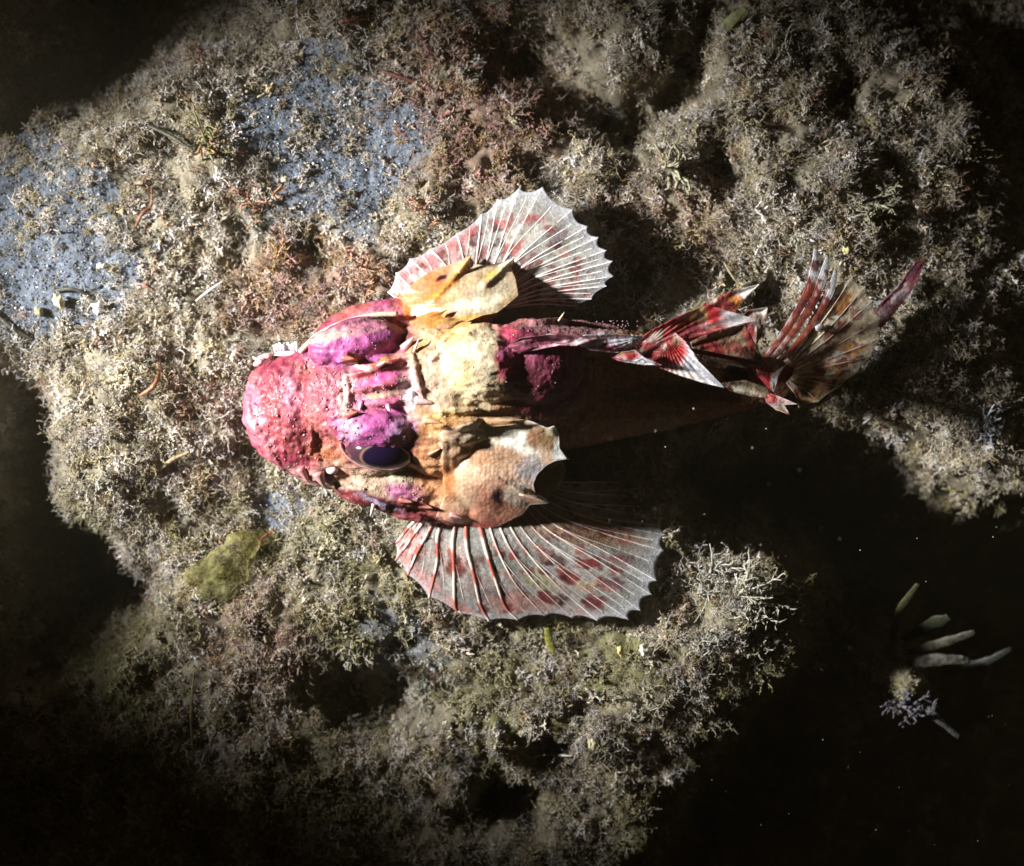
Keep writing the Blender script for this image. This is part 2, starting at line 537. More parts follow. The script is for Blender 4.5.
x, y, P, R, sc, col, r = place(150000, graindens, 35, 0.8, 0.35, 1.3, 0.4)
gc = np.array([[0.24, 0.26, 0.29], [0.17, 0.18, 0.2], [0.5, 0.54, 0.6], [0.55, 0.46, 0.22], [0.08, 0.075, 0.07], [0.22, 0.24, 0.28]])
k = r.choice(6, len(x), p=[0.25, 0.24, 0.12, 0.13, 0.12, 0.14])
sc = np.where(r.uniform(0, 1, len(x)) < 0.03, sc * 1.8, sc)
scatter('sand_grains', gr, P, R, sc, gc[k] * r.uniform(0.55, 0.95, (len(x), 1)), M_grain)
# drifting particles in the water
r = np.random.default_rng(3)
mb = MB()
for i in range(100):
    px, py = r.uniform(500, 1010), r.uniform(390, 850)
    z = r.uniform(60, 420)
    mb.blob(pt(px, py, z), r.uniform(0.3, 0.75, 3) * (1.5 if r.uniform() < 0.1 else 1), (0.6, 0.58, 0.52), 1, 0.3)
tag(link('drifting_particles', mb.mesh('drifting_particles'), M_stone), kind='stuff')

# ------------------------------------------------------------------ the scorpionfish
def topix(v):
    k = 1 - v[:, 2] / H
    return 512 + v[:, 0] / k, 433 - v[:, 1] / k


def paint(v, base, blobs, warp=5.0, wscale=11.0, seed=0):
    x, y = topix(v)
    col = np.tile(np.asarray(base, float), (len(v), 1))
    wx = x + warp * fbm(x / wscale, y / wscale, v[:, 2] / 20, o=3, seed=seed + 1)
    wy = y + warp * fbm(x / wscale, y / wscale, v[:, 2] / 20, o=3, seed=seed + 2)
    for cx, cy, rx, ry, ang, c, soft in blobs:
        a = math.radians(ang); dx, dy = wx - cx, wy - cy
        u = (dx * math.cos(a) + dy * math.sin(a)) / rx; w_ = (-dx * math.sin(a) + dy * math.cos(a)) / ry
        m = (1 - sst(1 - soft, 1 + soft, np.sqrt(u * u + w_ * w_)))[:, None]
        col = col * (1 - m) + np.asarray(c, float) * m
    return col


fish = empty('scorpionfish', pt(440, 400, 0))
tag(fish, 'red and magenta scorpionfish with spread pectoral fins resting on the algae covered seabed', 'fish')
FO = pt(440, 400, 0)

# ---- body: ellipsoids and tapered chains fused by a voxel remesh into one skin
prim = MB()


def ell(px, py, z, rx, ry, rz, ang=0.0, mb=prim, sub=3):
    v, f = ico(sub); a = math.radians(-ang)
    v = v * np.array([rx, ry, rz])
    v = np.stack([v[:, 0] * math.cos(a) - v[:, 1] * math.sin(a), v[:, 0] * math.sin(a) + v[:, 1] * math.cos(a), v[:, 2]], 1)
    mb.add(v + pt(px, py, z), f, (1, 1, 1))


def chain(pts, mb=prim, n=24, sides=20, flat=1.0):
    P = spline([list(pt(*p[:3])) + [p[3]] for p in pts], n)
    k = mb.n; mb.tube(P[:, :3], P[:, 3], (1, 1, 1), sides)
    if flat != 1:
        v = mb.v[-1].reshape(n, sides, 3); v[:, :, 2] = P[:, None, 2] + (v[:, :, 2] - P[:, None, 2]) * flat


ell(308, 412, 50, 58, 62, 42)
ell(280, 405, 34, 37, 47, 26)               # upper lip and jaw
ell(285, 412, 20, 42, 52, 22)
ell(372, 400, 55, 74, 82, 50)
ell(345, 400, 82, 40, 44, 28)
ell(322, 452, 46, 46, 34, 36, 25)
ell(322, 366, 52, 40, 24, 32, -14)
ell(388, 385, 96, 42, 30, 24)
ell(356, 344, 90, 47, 21, 26, -12)
ell(378, 427, 92, 49, 25, 33, 5)
ell(535, 362, 90, 48, 42, 38)
ell(392, 482, 50, 66, 28, 26, 6)
ell(380, 325, 50, 66, 24, 26, -12)
ell(440, 395, 78, 60, 78, 44)
ell(485, 366, 100, 46, 38, 40)
ell(492, 420, 74, 52, 34, 28)
ell(450, 470, 42, 66, 54, 30)
ell(455, 305, 48, 50, 32, 26, -18)
ell(500, 450, 34, 55, 55, 34)
ell(486, 292, 34, 34, 20, 24, -6)
chain([(470, 392, 50, 62), (540, 388, 46, 64), (610, 388, 32, 52), (680, 388, 20, 38), (740, 386, 16, 25), (785, 380, 20, 18), (812, 370, 24, 14)], flat=0.62)
chain([(470, 385, 80, 52), (530, 378, 66, 52), (600, 372, 44, 40), (680, 376, 28, 24)], flat=0.7)
chain([(500, 350, 104, 24), (540, 346, 104, 20), (600, 342, 98, 13), (660, 346, 86, 10), (730, 362, 62, 8)])


def bvh_of(mb):
    return BVHTree.FromPolygons([tuple(p) for p in np.vstack(mb.v)], mb.f)


BV = bvh_of(prim)


def hit(px, py, default=60.0):
    o = Vector((0, 0, H)); t = pt(px, py, 0)
    d = (Vector(tuple(t)) - o).normalized()
    r_ = BV.ray_cast(o, d)
    if r_[0] is None: return pt(px, py, default), np.array([0, 0, 1.0])
    n = np.array(r_[1])
    if n[2] < 0: n = -n
    return np.array(r_[0]), n


def ridge(pts, rad, lift=0.0, mb=prim, sides=8, n=None):
    P = []
    for q in spline([(a, b) for a, b in pts], n or 4 * len(pts)):
        h_, nn = hit(q[0], q[1]); P.append(h_ + nn * lift)
    m = len(P); t = np.linspace(0, 1, m)
    mb.tube(P, rad * (0.35 + 0.65 * np.sin(np.pi * np.clip(t * 0.9 + 0.08, 0, 1))), (1, 1, 1), sides)


for pts, rad, lf in [
        ([(345, 376), (372, 371), (398, 362), (414, 354)], 4.2, 1.2), ([(352, 392), (380, 386), (412, 380)], 3.6, 1.0),
        ([(352, 403), (382, 402), (414, 398)], 3.4, 1.0), ([(338, 362), (346, 356), (356, 360)], 4.5, 1.5),
        ([(330, 418), (344, 414), (356, 413)], 4.0, 1.6), ([(262, 374), (250, 398), (258, 430), (285, 470)], 6.5, 0.0),
        ([(336, 488), (370, 500), (405, 515), (440, 524)], 6.5, -1), ([(332, 476), (360, 490), (400, 503), (432, 510)], 4.5, 0),
        ([(440, 345), (462, 331), (498, 326)], 4, 1), ([(430, 362), (450, 344), (470, 334)], 3.5, .5),
        ([(425, 420), (455, 424), (490, 420), (520, 422)], 5, 1), ([(440, 412), (480, 410), (515, 406)], 3.6, 1),
        ([(430, 436), (470, 440), (510, 432)], 4, 1),
        ([(300, 352), (325, 334), (360, 322), (396, 317)], 4.2, 0.5), ([(505, 326), (560, 322), (620, 328)], 4, 0),
        ([(412, 352), (418, 380), (424, 402)], 3.5, 1.0),
        ([(345, 372), (349, 395), (344, 412)], 3.0, 1.2), ([(300, 400), (312, 430), (306, 460)], 3.0, .6)]:
    ridge(pts, rad, lf)

tmp = bpy.data.objects.new('fish_form', None)
pm = prim.mesh('fish_form'); tmpo = bpy.data.objects.new('fish_form', pm); C.objects.link(tmpo)
rm = tmpo.modifiers.new('r', 'REMESH'); rm.mode = 'VOXEL'; rm.voxel_size = 1.45 * S; rm.use_smooth_shade = True
sm = tmpo.modifiers.new('s', 'SMOOTH'); sm.iterations = 5; sm.factor = 0.5
dg = bpy.context.evaluated_depsgraph_get()
bm_ = bpy.data.meshes.new_from_object(tmpo.evaluated_get(dg), depsgraph=dg)
bpy.data.objects.remove(tmpo); bpy.data.objects.remove(tmp)
nv = len(bm_.vertices)
bv = np.empty(nv * 3); bm_.vertices.foreach_get('co', bv); bv = bv.reshape(-1, 3) / S
bn = np.empty(nv * 3); bm_.vertices.foreach_get('normal', bn); bn = bn.reshape(-1, 3)
bx, by = topix(bv)

RED = (0.29, 0.034, 0.07); DRED = (0.22, 0.03, 0.035); MAG = (0.40, 0.085, 0.26); MAROON = (0.13, 0.022, 0.04)
BEIGE = (0.52, 0.34, 0.22); CREAM = (0.52, 0.44, 0.30); ORANGE = (0.66, 0.22, 0.08); PINK = (0.66, 0.22, 0.30)
BROWN = (0.19, 0.075, 0.03); HEADK = 0.8; YEL = (0.72, 0.56, 0.25); WHITE = (0.78, 0.76, 0.72); LILAC = (0.52, 0.30, 0.52)
body_blobs = [
    (310, 410, 85, 95, 0, RED, .15), (330, 380, 30, 18, 0, DRED, .5), (345, 388, 26, 14, 0, (0.30, 0.055, 0.035), .5), (318, 365, 20, 14, 0, (0.33, 0.08, 0.07), .5),
    (290, 395, 9, 20, 0, PINK, .6), (320, 420, 14, 24, 10, (0.50, 0.15, 0.11), .6), (300, 440, 22, 14, 20, DRED, .7), (335, 452, 22, 14, 0, (0.44, 0.15, 0.06), .6),
    (275, 420, 10, 30, -12, (0.40, 0.07, 0.09), .5), (250, 400, 9, 34, 4, (0.62, 0.17, 0.24), .5), (262, 442, 8, 30, -28, (0.60, 0.17, 0.22), .5), (252, 376, 10, 10, 0, (0.45, 0.1, 0.12), .6),
    (256, 418, 8, 8, 0, (0.75, 0.4, 0.5), .6), (308, 478, 22, 10, 20, (0.55, 0.26, 0.24), .5),
    (440, 400, 60, 120, 0, BEIGE, .2), (372, 395, 62, 60, 0, (0.42, 0.10, 0.14), .25),
    (357, 343, 52, 22, -12, MAG, .3), (380, 424, 46, 28, 6, MAG, .25), (378, 392, 40, 18, -8, (0.46, 0.12, 0.20), .4),
    (380, 378, 30, 3.5, -14, (0.55, 0.10, 0.27), .5), (384, 386, 30, 2.6, -10, DRED, .5), (382, 369, 34, 3, -16, DRED, .6), (385, 400, 30, 4, -4, (0.58, 0.16, 0.27), .5), (384, 393, 26, 2.5, -6, BEIGE, .7),
    (345, 395, 7, 20, 0, (0.60, 0.42, 0.38), .7), (412, 390, 9, 30, 0, (0.62, 0.40, 0.40), .7), (411, 396, 5, 6, 0, (0.75, 0.78, 0.85), .4),
    (358, 366, 14, 3, 15, (0.70, 0.60, 0.55), .6), (385, 360, 14, 3, -25, (0.6, 0.3, 0.12), .6), (406, 340, 12, 8, -20, MAROON, .5), (353, 357, 6, 4, 0, ORANGE, .5), (352, 413, 8, 4, 0, ORANGE, .5),
    (350, 430, 10, 10, 0, (0.66, 0.36, 0.52), .7), (402, 432, 14, 12, 0, LILAC, .7), (412, 448, 10, 12, 20, MAROON, .6),
    (345, 332, 52, 6, -14, (0.52, 0.36, 0.30), .5), (395, 305, 22, 14, -10, (0.42, 0.07, 0.16), .4), (380, 322, 24, 7, -14, (0.55, 0.38, 0.30), .5),
    (375, 484, 56, 16, 8, (0.50, 0.36, 0.25), .4), (408, 492, 22, 10, 10, (0.48, 0.16, 0.30), .5), (340, 470, 16, 9, 20, (0.55, 0.30, 0.22), .6), (398, 478, 14, 6, 0, (0.58, 0.52, 0.36), .6),
    (390, 506, 60, 7, 16, MAROON, .4), (432, 516, 30, 12, 10, (0.22, 0.045, 0.05), .5), (355, 497, 14, 4, 20, DRED, .4), (378, 503, 22, 2.5, 22, (0.30, 0.26, 0.36), .5),
    (425, 374, 12, 12, 0, BROWN, .6), (428, 405, 10, 10, 0, (0.28, 0.11, 0.04), .6), (428, 436, 14, 24, 0, BROWN, .6), (418, 352, 8, 10, 0, (0.22, 0.07, 0.05), .6), (425, 462, 10, 14, 0, (0.34, 0.13, 0.05), .6),  # brown shade of the hollows behind the eyes painted into the skin
    (440, 470, 24, 34, 10, (0.56, 0.28, 0.14), .5), (422, 306, 26, 24, 0, ORANGE, .5), (378, 320, 34, 12, -14, (.44, .16, .24), .5),
    (440, 350, 30, 14, -20, (0.60, 0.40, 0.26), .5), (450, 336, 40, 9, -20, (0.60, 0.38, 0.16), .6), (438, 385, 14, 40, 0, (0.62, 0.46, 0.34), .6),
    (505, 292, 26, 26, 0, CREAM, .4), (487, 366, 36, 38, 0, CREAM, .2), (462, 372, 12, 34, 0, (0.62, 0.46, 0.24), .6), (480, 350, 18, 10, -20, (0.8, 0.7, 0.5), .5), (480, 395, 30, 10, 0, (0.76, 0.64, 0.42), .5),
    (470, 418, 50, 10, 3, (0.52, 0.32, 0.12), .5), (475, 411, 34, 3, 3, (0.7, 0.6, 0.38), .5), (455, 430, 30, 8, 5, (0.6, 0.3, 0.12), .5), (500, 424, 34, 7, 0, (0.5, 0.34, 0.24), .5), (520, 412, 30, 12, 0, (0.22, 0.10, 0.04), .5),
    (610, 390, 110, 100, 0, (0.30, 0.15, 0.085), .14), (800, 380, 100, 60, 0, (0.32, 0.15, 0.09), .2), (545, 368, 42, 50, 0, MAROON, .12), (506, 348, 9, 28, 8, (0.40, 0.05, 0.10), .5), (504, 352, 3.5, 8, 0, (0.6, 0.2, 0.4), .5), (530, 350, 20, 12, 0, (0.20, 0.035, 0.08), .5),  # rear flank painted lighter and warmer to offset the shade it lies in
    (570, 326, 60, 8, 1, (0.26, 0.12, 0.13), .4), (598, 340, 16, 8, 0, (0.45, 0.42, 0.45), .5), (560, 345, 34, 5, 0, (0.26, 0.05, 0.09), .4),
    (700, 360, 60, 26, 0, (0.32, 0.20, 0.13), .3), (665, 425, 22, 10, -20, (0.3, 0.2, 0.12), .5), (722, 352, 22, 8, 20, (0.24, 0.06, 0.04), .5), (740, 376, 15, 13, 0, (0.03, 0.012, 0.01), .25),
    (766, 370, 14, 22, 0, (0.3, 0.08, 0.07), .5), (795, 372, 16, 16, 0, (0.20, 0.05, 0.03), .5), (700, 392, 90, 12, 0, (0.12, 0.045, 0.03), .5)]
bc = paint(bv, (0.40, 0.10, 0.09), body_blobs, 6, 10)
# relief: warty snout, scaled flank, wrinkled nape
snout = 1 - sst(0.7, 1.1, np.hypot((bx - 305) / 62, (by - 412) / 62)); flank = sst(498, 515, bx + 8 * vnoise(bx / 9, by / 9))
d1, d2 = worley(bx / 7.0, by / 7.0, 5); e1, e2 = worley(bx / 4.6, by / 5.2, 9)
disp = 0.5 * fbm(bx / 3.2, by / 3.2, bv[:, 2] / 3.2, o=2, seed=71) + 1.6 * fbm(bx / 11, by / 11, bv[:, 2] / 11, o=2, seed=73)
disp = disp + snout * 2.0 * (0.5 - d1) + flank * 1.1 * (0.45 - e1) + (1 - snout) * (1 - flank) * 1.5 * fbm(bx / 16, by / 5, o=2, seed=75)
disp = disp + snout * 1.6 * fbm(bx / 6, by / 6, o=2, seed=76)
bv2 = bv + bn * disp[:, None]
nap = np.clip(1 - sst(0.8, 1.1, np.hypot((bx - 487) / 34, (by - 366) / 36)), 0, 1)
w1, w2 = worley(bx / 5.5, by / 4.5, 12)
bc *= (1 - 0.45 * (flank + 0.5 * snout + 0.28 * nap) * sst(0.16, 0.0, (e2 - e1)) )[:, None]
bc *= (1 + 0.30 * fbm(bx / 3.5, by / 3.5, bv[:, 2] / 3.5, o=2, seed=85))[:, None]
bc *= (1 + 0.42 * fbm(bx / 8, by / 8, bv[:, 2] / 8, o=3, seed=80))[:, None]
mot = sst(0.2, 0.6, fbm(bx / 5, by / 5, o=2, seed=81))[:, None] * 0.2 * (snout[:, None])
bc = bc * (1 - mot) + np.array([0.62, 0.26, 0.20]) * mot
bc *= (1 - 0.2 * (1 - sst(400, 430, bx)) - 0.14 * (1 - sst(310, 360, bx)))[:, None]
pale = sst(0.25, 0.6, bc.mean(1))[:, None]; bc = bc * (1 - 0.30 * pale * np.array([[.8, 1, 1.15]]))
bvl = bv2 - FO
bm_.vertices.foreach_set('co', (bvl * S).ravel())
for a_ in list(bm_.color_attributes): bm_.color_attributes.remove(a_)
a_ = bm_.color_attributes.new('col', 'FLOAT_COLOR', 'POINT')
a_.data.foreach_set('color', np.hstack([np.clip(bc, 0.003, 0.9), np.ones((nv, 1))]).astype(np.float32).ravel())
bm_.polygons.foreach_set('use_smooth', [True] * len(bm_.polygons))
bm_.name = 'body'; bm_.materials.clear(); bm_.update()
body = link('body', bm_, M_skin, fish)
npoly = len(bm_.polygons); fl = np.empty(npoly * 4, np.int32)
BV = BVHTree.FromPolygons([tuple(p) for p in bv2], [tuple(p.vertices) for p in bm_.polygons])


def fpart(name, mb, mat, parent=None, smooth=True, label=None):
    o = link(name, mb.mesh(name, FO, smooth), mat, fish if parent is None else parent)
    if label: o['label'] = label
    return o


def solid(o, th, off=-1.0):
    m = o.modifiers.new('thickness', 'SOLIDIFY'); m.thickness = th * S; m.offset = off


# ---- plates and flaps: a domed sheet spanned from a centre to an outline
def sheet(center, outline, base, blobs, power=2.2, na=220, nr=40, noise=0.8, nsc=9.0, ridges=0, alpha=None, edge=None, smoothout=True, seed=0, groove=None, ride=False, tuck=0, dome=None):
    c = pt(*center); O = np.array([pt(*p) for p in outline])
    seg = np.linalg.norm(np.diff(np.vstack([O, O[:1]]), axis=0), axis=1); cum = np.concatenate([[0], np.cumsum(seg)])
    tt = np.linspace(0, cum[-1], na, endpoint=False)
    OO = np.vstack([O, O[:1]])
    E = np.stack([np.interp(tt, cum, OO[:, k]) for k in range(3)], 1)
    if smoothout: E = 0.5 * E + 0.25 * (np.roll(E, 1, 0) + np.roll(E, -1, 0))
    rr = np.linspace(0, 1, nr + 1)[1:]
    vs = [c[None]]; 
    for q in rr:
        p = c + (E - c) * q
        kk = np.fft.rfftfreq(na, 1 / na); ez = np.fft.irfft(np.fft.rfft(E[:, 2]) * np.exp(-(kk * (1 - q) * 2.6) ** 2), na)
        p[:, 2] = c[2] + (ez - c[2]) * q ** power
        vs.append(p)
    v = np.vstack(vs)
    x, y = topix(v)
    q = np.concatenate([[0], np.repeat(rr, na)])
    v[:, 2] += noise * 2.2 * fbm(x / nsc, y / nsc, o=3, seed=seed + 5) + 0.25 * vnoise(x / 2.2, y / 2.2, seed=seed + 7)
    if groove is not None:
        gx, gy, amp, cnt = groove
        an = np.arctan2(y - gy, x - gx); v[:, 2] += amp * np.sin(an * cnt); gstr = 0.28 * np.sin(an * cnt)
    if dome is not None:
        v[:, 2] = dome(x, y) + 0.9 * fbm(x / 12, y / 7, o=3, seed=seed + 5)
    if ride:
        for i_ in range(len(v)):
            hh = BV.ray_cast(Vector((v[i_, 0], v[i_, 1], 400)), Vector((0, 0, -1)))
            if hh[0] is not None:
                zb = hh[0][2] + 1.6 * (1.1 - q[i_]) - (3.5 * max(0, q[i_] - .85) / .15 if x[i_] < tuck else 0); v[i_, 2] = max(v[i_, 2], zb) if q[i_] < .9 or x[i_] > tuck else zb
        Z = v[1:, 2].reshape(nr, na)
        for _ in range(4): Z = 0.4 * Z + 0.2 * (np.roll(Z, 1, 1) + np.roll(Z, -1, 1)) + 0.1 * (np.vstack([Z[:1], Z[:-1]]) + np.vstack([Z[1:], Z[-1:]]))
        v[1:, 2] = Z.ravel() + 0.5
    f = [(0, 1 + j, 1 + (j + 1) % na) for j in range(na)]
    for i in range(nr - 1):
        a = 1 + i * na; b = a + na
        f += [(a + j, b + j, b + (j + 1) % na, a + (j + 1) % na) for j in range(na)]
    f = [t[::-1] for t in f]
    col = paint(v, base, blobs, 4, 8, seed)
    col *= (1 + 0.22 * fbm(x / 5, y / 5, o=3, seed=seed + 80))[:, None]
    if ride:
        a1, a2 = worley(x / 4.5, y / 4.5, seed); col *= (1 - 0.3 * sst(0.2, 0.0, a2 - a1))[:, None] * (1 + .22 * fbm(x / 12, y / 12, o=3, seed=seed + 3))[:, None]; v[:, 2] += .5 * (0.5 - a1)
    if groove is not None: col *= (1 + gstr)[:, None] * (1 + .4 * fbm(x / 3, y / 3, o=2, seed=seed + 90))[:, None]
    if edge is not None:
        m = (sst(edge[1], 1.0, q) * sst(520, 532, x) * (y < 508))[:, None]; col = col * (1 - m) + np.asarray(edge[0]) * m
    al = np.ones((len(v), 1)) * (alpha if alpha is not None else 1)
    mb = MB(); mb.add(v, f, np.hstack([np.clip(col, 0.004, 0.92), al]))
    return mb


# gill covers
def seg(x, y, ax, ay, bx, by):
    tt_ = np.clip(((x - ax) * (bx - ax) + (y - ay) * (by - ay)) / ((bx - ax) ** 2 + (by - ay) ** 2), 0, 1)
    return np.hypot(x - ax - tt_ * (bx - ax), y - ay - tt_ * (by - ay)), tt_


def dome_lo(x, y):
    dx, dy = x - 488, y - 458
    z = 103 - np.where(dx > 0, 10, 34) * (dx / 70) ** 2 - np.where(dy > 0, 52, 8) * (dy / np.where(dy > 0, 66, 42)) ** 2
    d, q = seg(x, y, 462, 468, 548, 503); z += 5 * np.exp(-(d / 4.0) ** 2) * (0.3 + q)
    d, q = seg(x, y, 500, 440, 566, 458); z += 4 * np.exp(-(d / 5.0) ** 2) * q
    d, q = seg(x, y, 448, 486, 470, 512); z -= 3 * np.exp(-(d / 4.0) ** 2)
    d, q = seg(x, y, 470, 420, 553, 428); z += 5 * np.exp(-(d / 6.0) ** 2) * q
    return z


def dome_up(x, y):
    dx, dy = x - 468, y - 314
    z = 92 - np.where(dx > 0, 8, 22) * (dx / 60) ** 2 - np.where(dy < 0, 34, 4) * (dy / 52) ** 2
    d, q = seg(x, y, 432, 300, 470, 258); z += 5 * np.exp(-(d / 3.5) ** 2) * (.4 + q)
    d, q = seg(x, y, 485, 284, 514, 258); z += 5 * np.exp(-(d / 4.0) ** 2)
    return z


lo = [(436, 428, 80), (470, 416, 92), (505, 416, 92), (532, 421, 96), (548, 428, 96), (555, 425, 100), (560, 436, 94), (560, 448, 88), (568, 459, 88), (556, 460, 74), (546, 465, 70),
      (537, 474, 66), (533, 484, 62), (536, 494, 76), (549, 504, 82), (530, 505, 70), (523, 514, 56), (499, 526, 40), (473, 532, 28), (454, 534, 26), (430, 522, 34), (440, 500, 62), (436, 470, 82)]
gb = [(500, 435, 34, 18, 0, (0.62, 0.56, 0.42), .5), (520, 445, 20, 16, 20, (0.80, 0.78, 0.68), .5), (530, 470, 16, 14, 40, (0.46, 0.42, 0.42), .5), (480, 456, 26, 9, 14, (0.46, 0.25, 0.14), .6), (505, 455, 20, 8, 20, (0.44, 0.27, 0.17), .6),
      (490, 505, 50, 22, -12, (0.60, 0.26, 0.17), .4), (460, 497, 18, 16, 0, (0.52, 0.34, 0.22), .5), (447, 480, 10, 22, 0, (0.50, 0.20, 0.08), .5), (510, 498, 20, 6, 25, (0.62, 0.52, 0.42), .6), (520, 488, 14, 8, 10, (0.58, 0.46, 0.36), .5),
      (497, 497, 5.5, 9, 8, (0.03, 0.012, 0.02), .3), (497, 499, 7, 11, 8, (0.20, 0.06, 0.05), .6), (497, 499, 3.6, 7, 8, (0.02, 0.008, 0.015), .3), (470, 528, 40, 7, -8, (0.40, 0.10, 0.08), .5), (545, 438, 12, 12, 0, (0.40, 0.25, 0.13), .5), (560, 450, 8, 12, 0, (0.85, 0.85, 0.82), .4), (535, 436, 8, 12, 30, (0.32, 0.18, 0.10), .5), (555, 430, 7, 6, 0, (0.75, 0.7, 0.5), .5)]
g1 = fpart('gill_cover', sheet((488, 464, 106), lo, (0.64, 0.43, 0.29), gb, 3.0, 260, 60, 0.9, 9, edge=((0.80, 0.78, 0.78), 0.95), seed=11, ride=True, tuck=500, dome=dome_lo), M_plate)
solid(g1, 2.2)
up = [(396, 297, 56), (415, 284, 50), (432, 273, 46), (454, 265, 46), (470, 256, 52), (475, 265, 52), (487, 267, 52), (514, 258, 60), (511, 268, 58), (516, 280, 58), (519, 298, 56), (508, 307, 64),
      (498, 314, 74), (484, 316, 82), (449, 330, 84), (415, 332, 80), (396, 318, 72)]
ub = [(480, 290, 36, 30, 0, (0.50, 0.42, 0.29), .4), (425, 300, 36, 28, -20, (.56, .16, .05), .4), (412, 292, 20, 10, -28, (0.60, 0.20, 0.09), .5), (450, 283, 36, 3.2, -46, (0.52, 0.22, 0.04), .5), (463, 286, 22, 6, -35, (0.70, 0.42, 0.24), .6),
      (441, 279, 6.2, 3.0, -36, (0.03, 0.01, 0.02), .3), (487, 282, 2.2, 14, 4, (0.46, 0.34, 0.18), .9), (492, 274, 9, 3, -20, (0.5, 0.36, 0.10), .5), (507, 300, 12, 6, -10, (0.42, 0.28, 0.12), .6), (436, 318, 12, 7, -30, (0.40, 0.18, 0.04), .4),
      (470, 318, 34, 3, -8, (0.62, 0.36, 0.10), .6), (478, 303, 30, 6, -12, (0.78, 0.68, 0.48), .6), (512, 262, 5, 3, 0, (0.85, 0.8, 0.65), .4)]
g2 = fpart('gill_cover', sheet((458, 298, 92), up, (0.50, 0.32, 0.18), ub, 2.8, 240, 50, 0.8, 9, seed=31, ride=True, tuck=425, dome=dome_up), M_plate)
solid(g2, 2.2)
# loose skin flap closing the notch between the two gill cover spines
fpart('gill_flap', sheet((545, 482, 52), [(562, 460, 66), (566, 470, 56), (560, 486, 50), (550, 500, 50), (535, 500, 46), (530, 480, 50), (545, 462, 60)], (0.30, 0.24, 0.12), [], 1.5, 90, 14, .3, seed=41), M_plate)
# folded skin behind the head
for k_, (cx, cy, cz, pts, colr) in enumerate([
        (436, 319, 92, [(424, 328, 90), (430, 318, 93), (440, 312, 94), (449, 309, 96), (444, 318, 95), (436, 326, 93)], (0.42, 0.19, 0.05)),
        (480, 330, 112, [(448, 348, 104), (460, 336, 112), (480, 325, 114), (500, 325, 112), (496, 329, 116), (476, 334, 118), (460, 344, 112)], (0.56, 0.38, 0.12)),
        (455, 330, 104, [(440, 342, 100), (446, 331, 104), (462, 322, 102), (472, 322, 104), (462, 331, 108), (450, 338, 106)], (0.66, 0.26, 0.10)),
        (480, 422, 112, [(450, 424, 106), (470, 417, 113), (500, 417, 112), (528, 420, 104), (512, 425, 108), (480, 428, 109)], (0.58, 0.36, 0.20)),
        (452, 428, 104, [(430, 420, 104), (450, 421, 108), (470, 431, 104), (478, 434, 104), (462, 435, 102), (440, 430, 102)], (0.62, 0.27, 0.10))]):
    fpart('skin_fold', sheet((cx, cy, cz), pts, colr, [], 1.6, 70, 10, .3, seed=50 + k_), M_plate)

# eyes
for (ex, ey, ez, rx, ry, rz, ang, pup) in ((381, 451, 90, 33, 18, 24, 6, (383, 455.5, 21, 11.5)), (357, 331, 78, 32, 14, 18, -12, (384, 324, 9, 3))):
    m_ = MB(); ell(ex, ey, ez, rx, ry, rz, ang, m_, 6 if ey > 400 else 4)
    v = m_.v[0]
    m_.c[0] = np.hstack([paint(v, (0.05, 0.02, 0.03) if ey > 400 else (0.22, 0.05, 0.13), [(pup[0], pup[1], 31, 15, ang, (0.045, 0.018, 0.028), .4), (pup[0] - 1, pup[1], pup[2] + 1.3, pup[3] + 1.1, -6, (0.16, 0.10, 0.07), .06), (pup[0], pup[1], pup[2], pup[3], -6, (0.008, 0.004, 0.018), .06)], 0.5, 16), np.ones((len(v), 1))])
    eye = fpart('eye', m_, M_eye)
lid = MB()
lid.tube([pt(*p) for p in spline([(340, 436, 100), (343, 450, 92), (356, 463, 88), (378, 470, 86), (400, 467, 86), (414, 457, 88), (420, 450, 90)], 30)], 1.4, (0.42, 0.22, 0.24), 7)
fpart('eyelid', lid, M_plate, label='pale rim below the near eye')
lid = MB()
lid.tube([pt(*p) for p in spline([(300, 352, 74), (318, 335, 82), (345, 322, 84), (375, 315, 84), (398, 314, 84)], 30)], 2.6, (0.60, 0.44, 0.34), 7)
fpart('eyelid', lid, M_plate, label='beige rim above the far eye')


# head spines and skin flaps
def spine(px, py, dx, dy, dz, r0, col, tip, name='head_spine', bend=0.25, parent=None, z=None):
    p, n = hit(px, py)
    if z is not None: p = pt(px, py, z)
    L_ = math.sqrt(dx * dx + dy * dy + dz * dz); d = np.array([dx, -dy, dz])
    t = np.linspace(0, 1, 7)[:, None]
    P = p + d * t + np.array([0, 0, -bend * L_]) * (t ** 2 - t)
    m_ = MB(); colr = np.asarray(col) * (1 - t) + np.asarray(tip) * t
    m_.tube(P, r0 * (1 - t[:, 0]) ** 0.8 + 0.25, colr, 7)
    return fpart(name, m_, M_plate, parent)


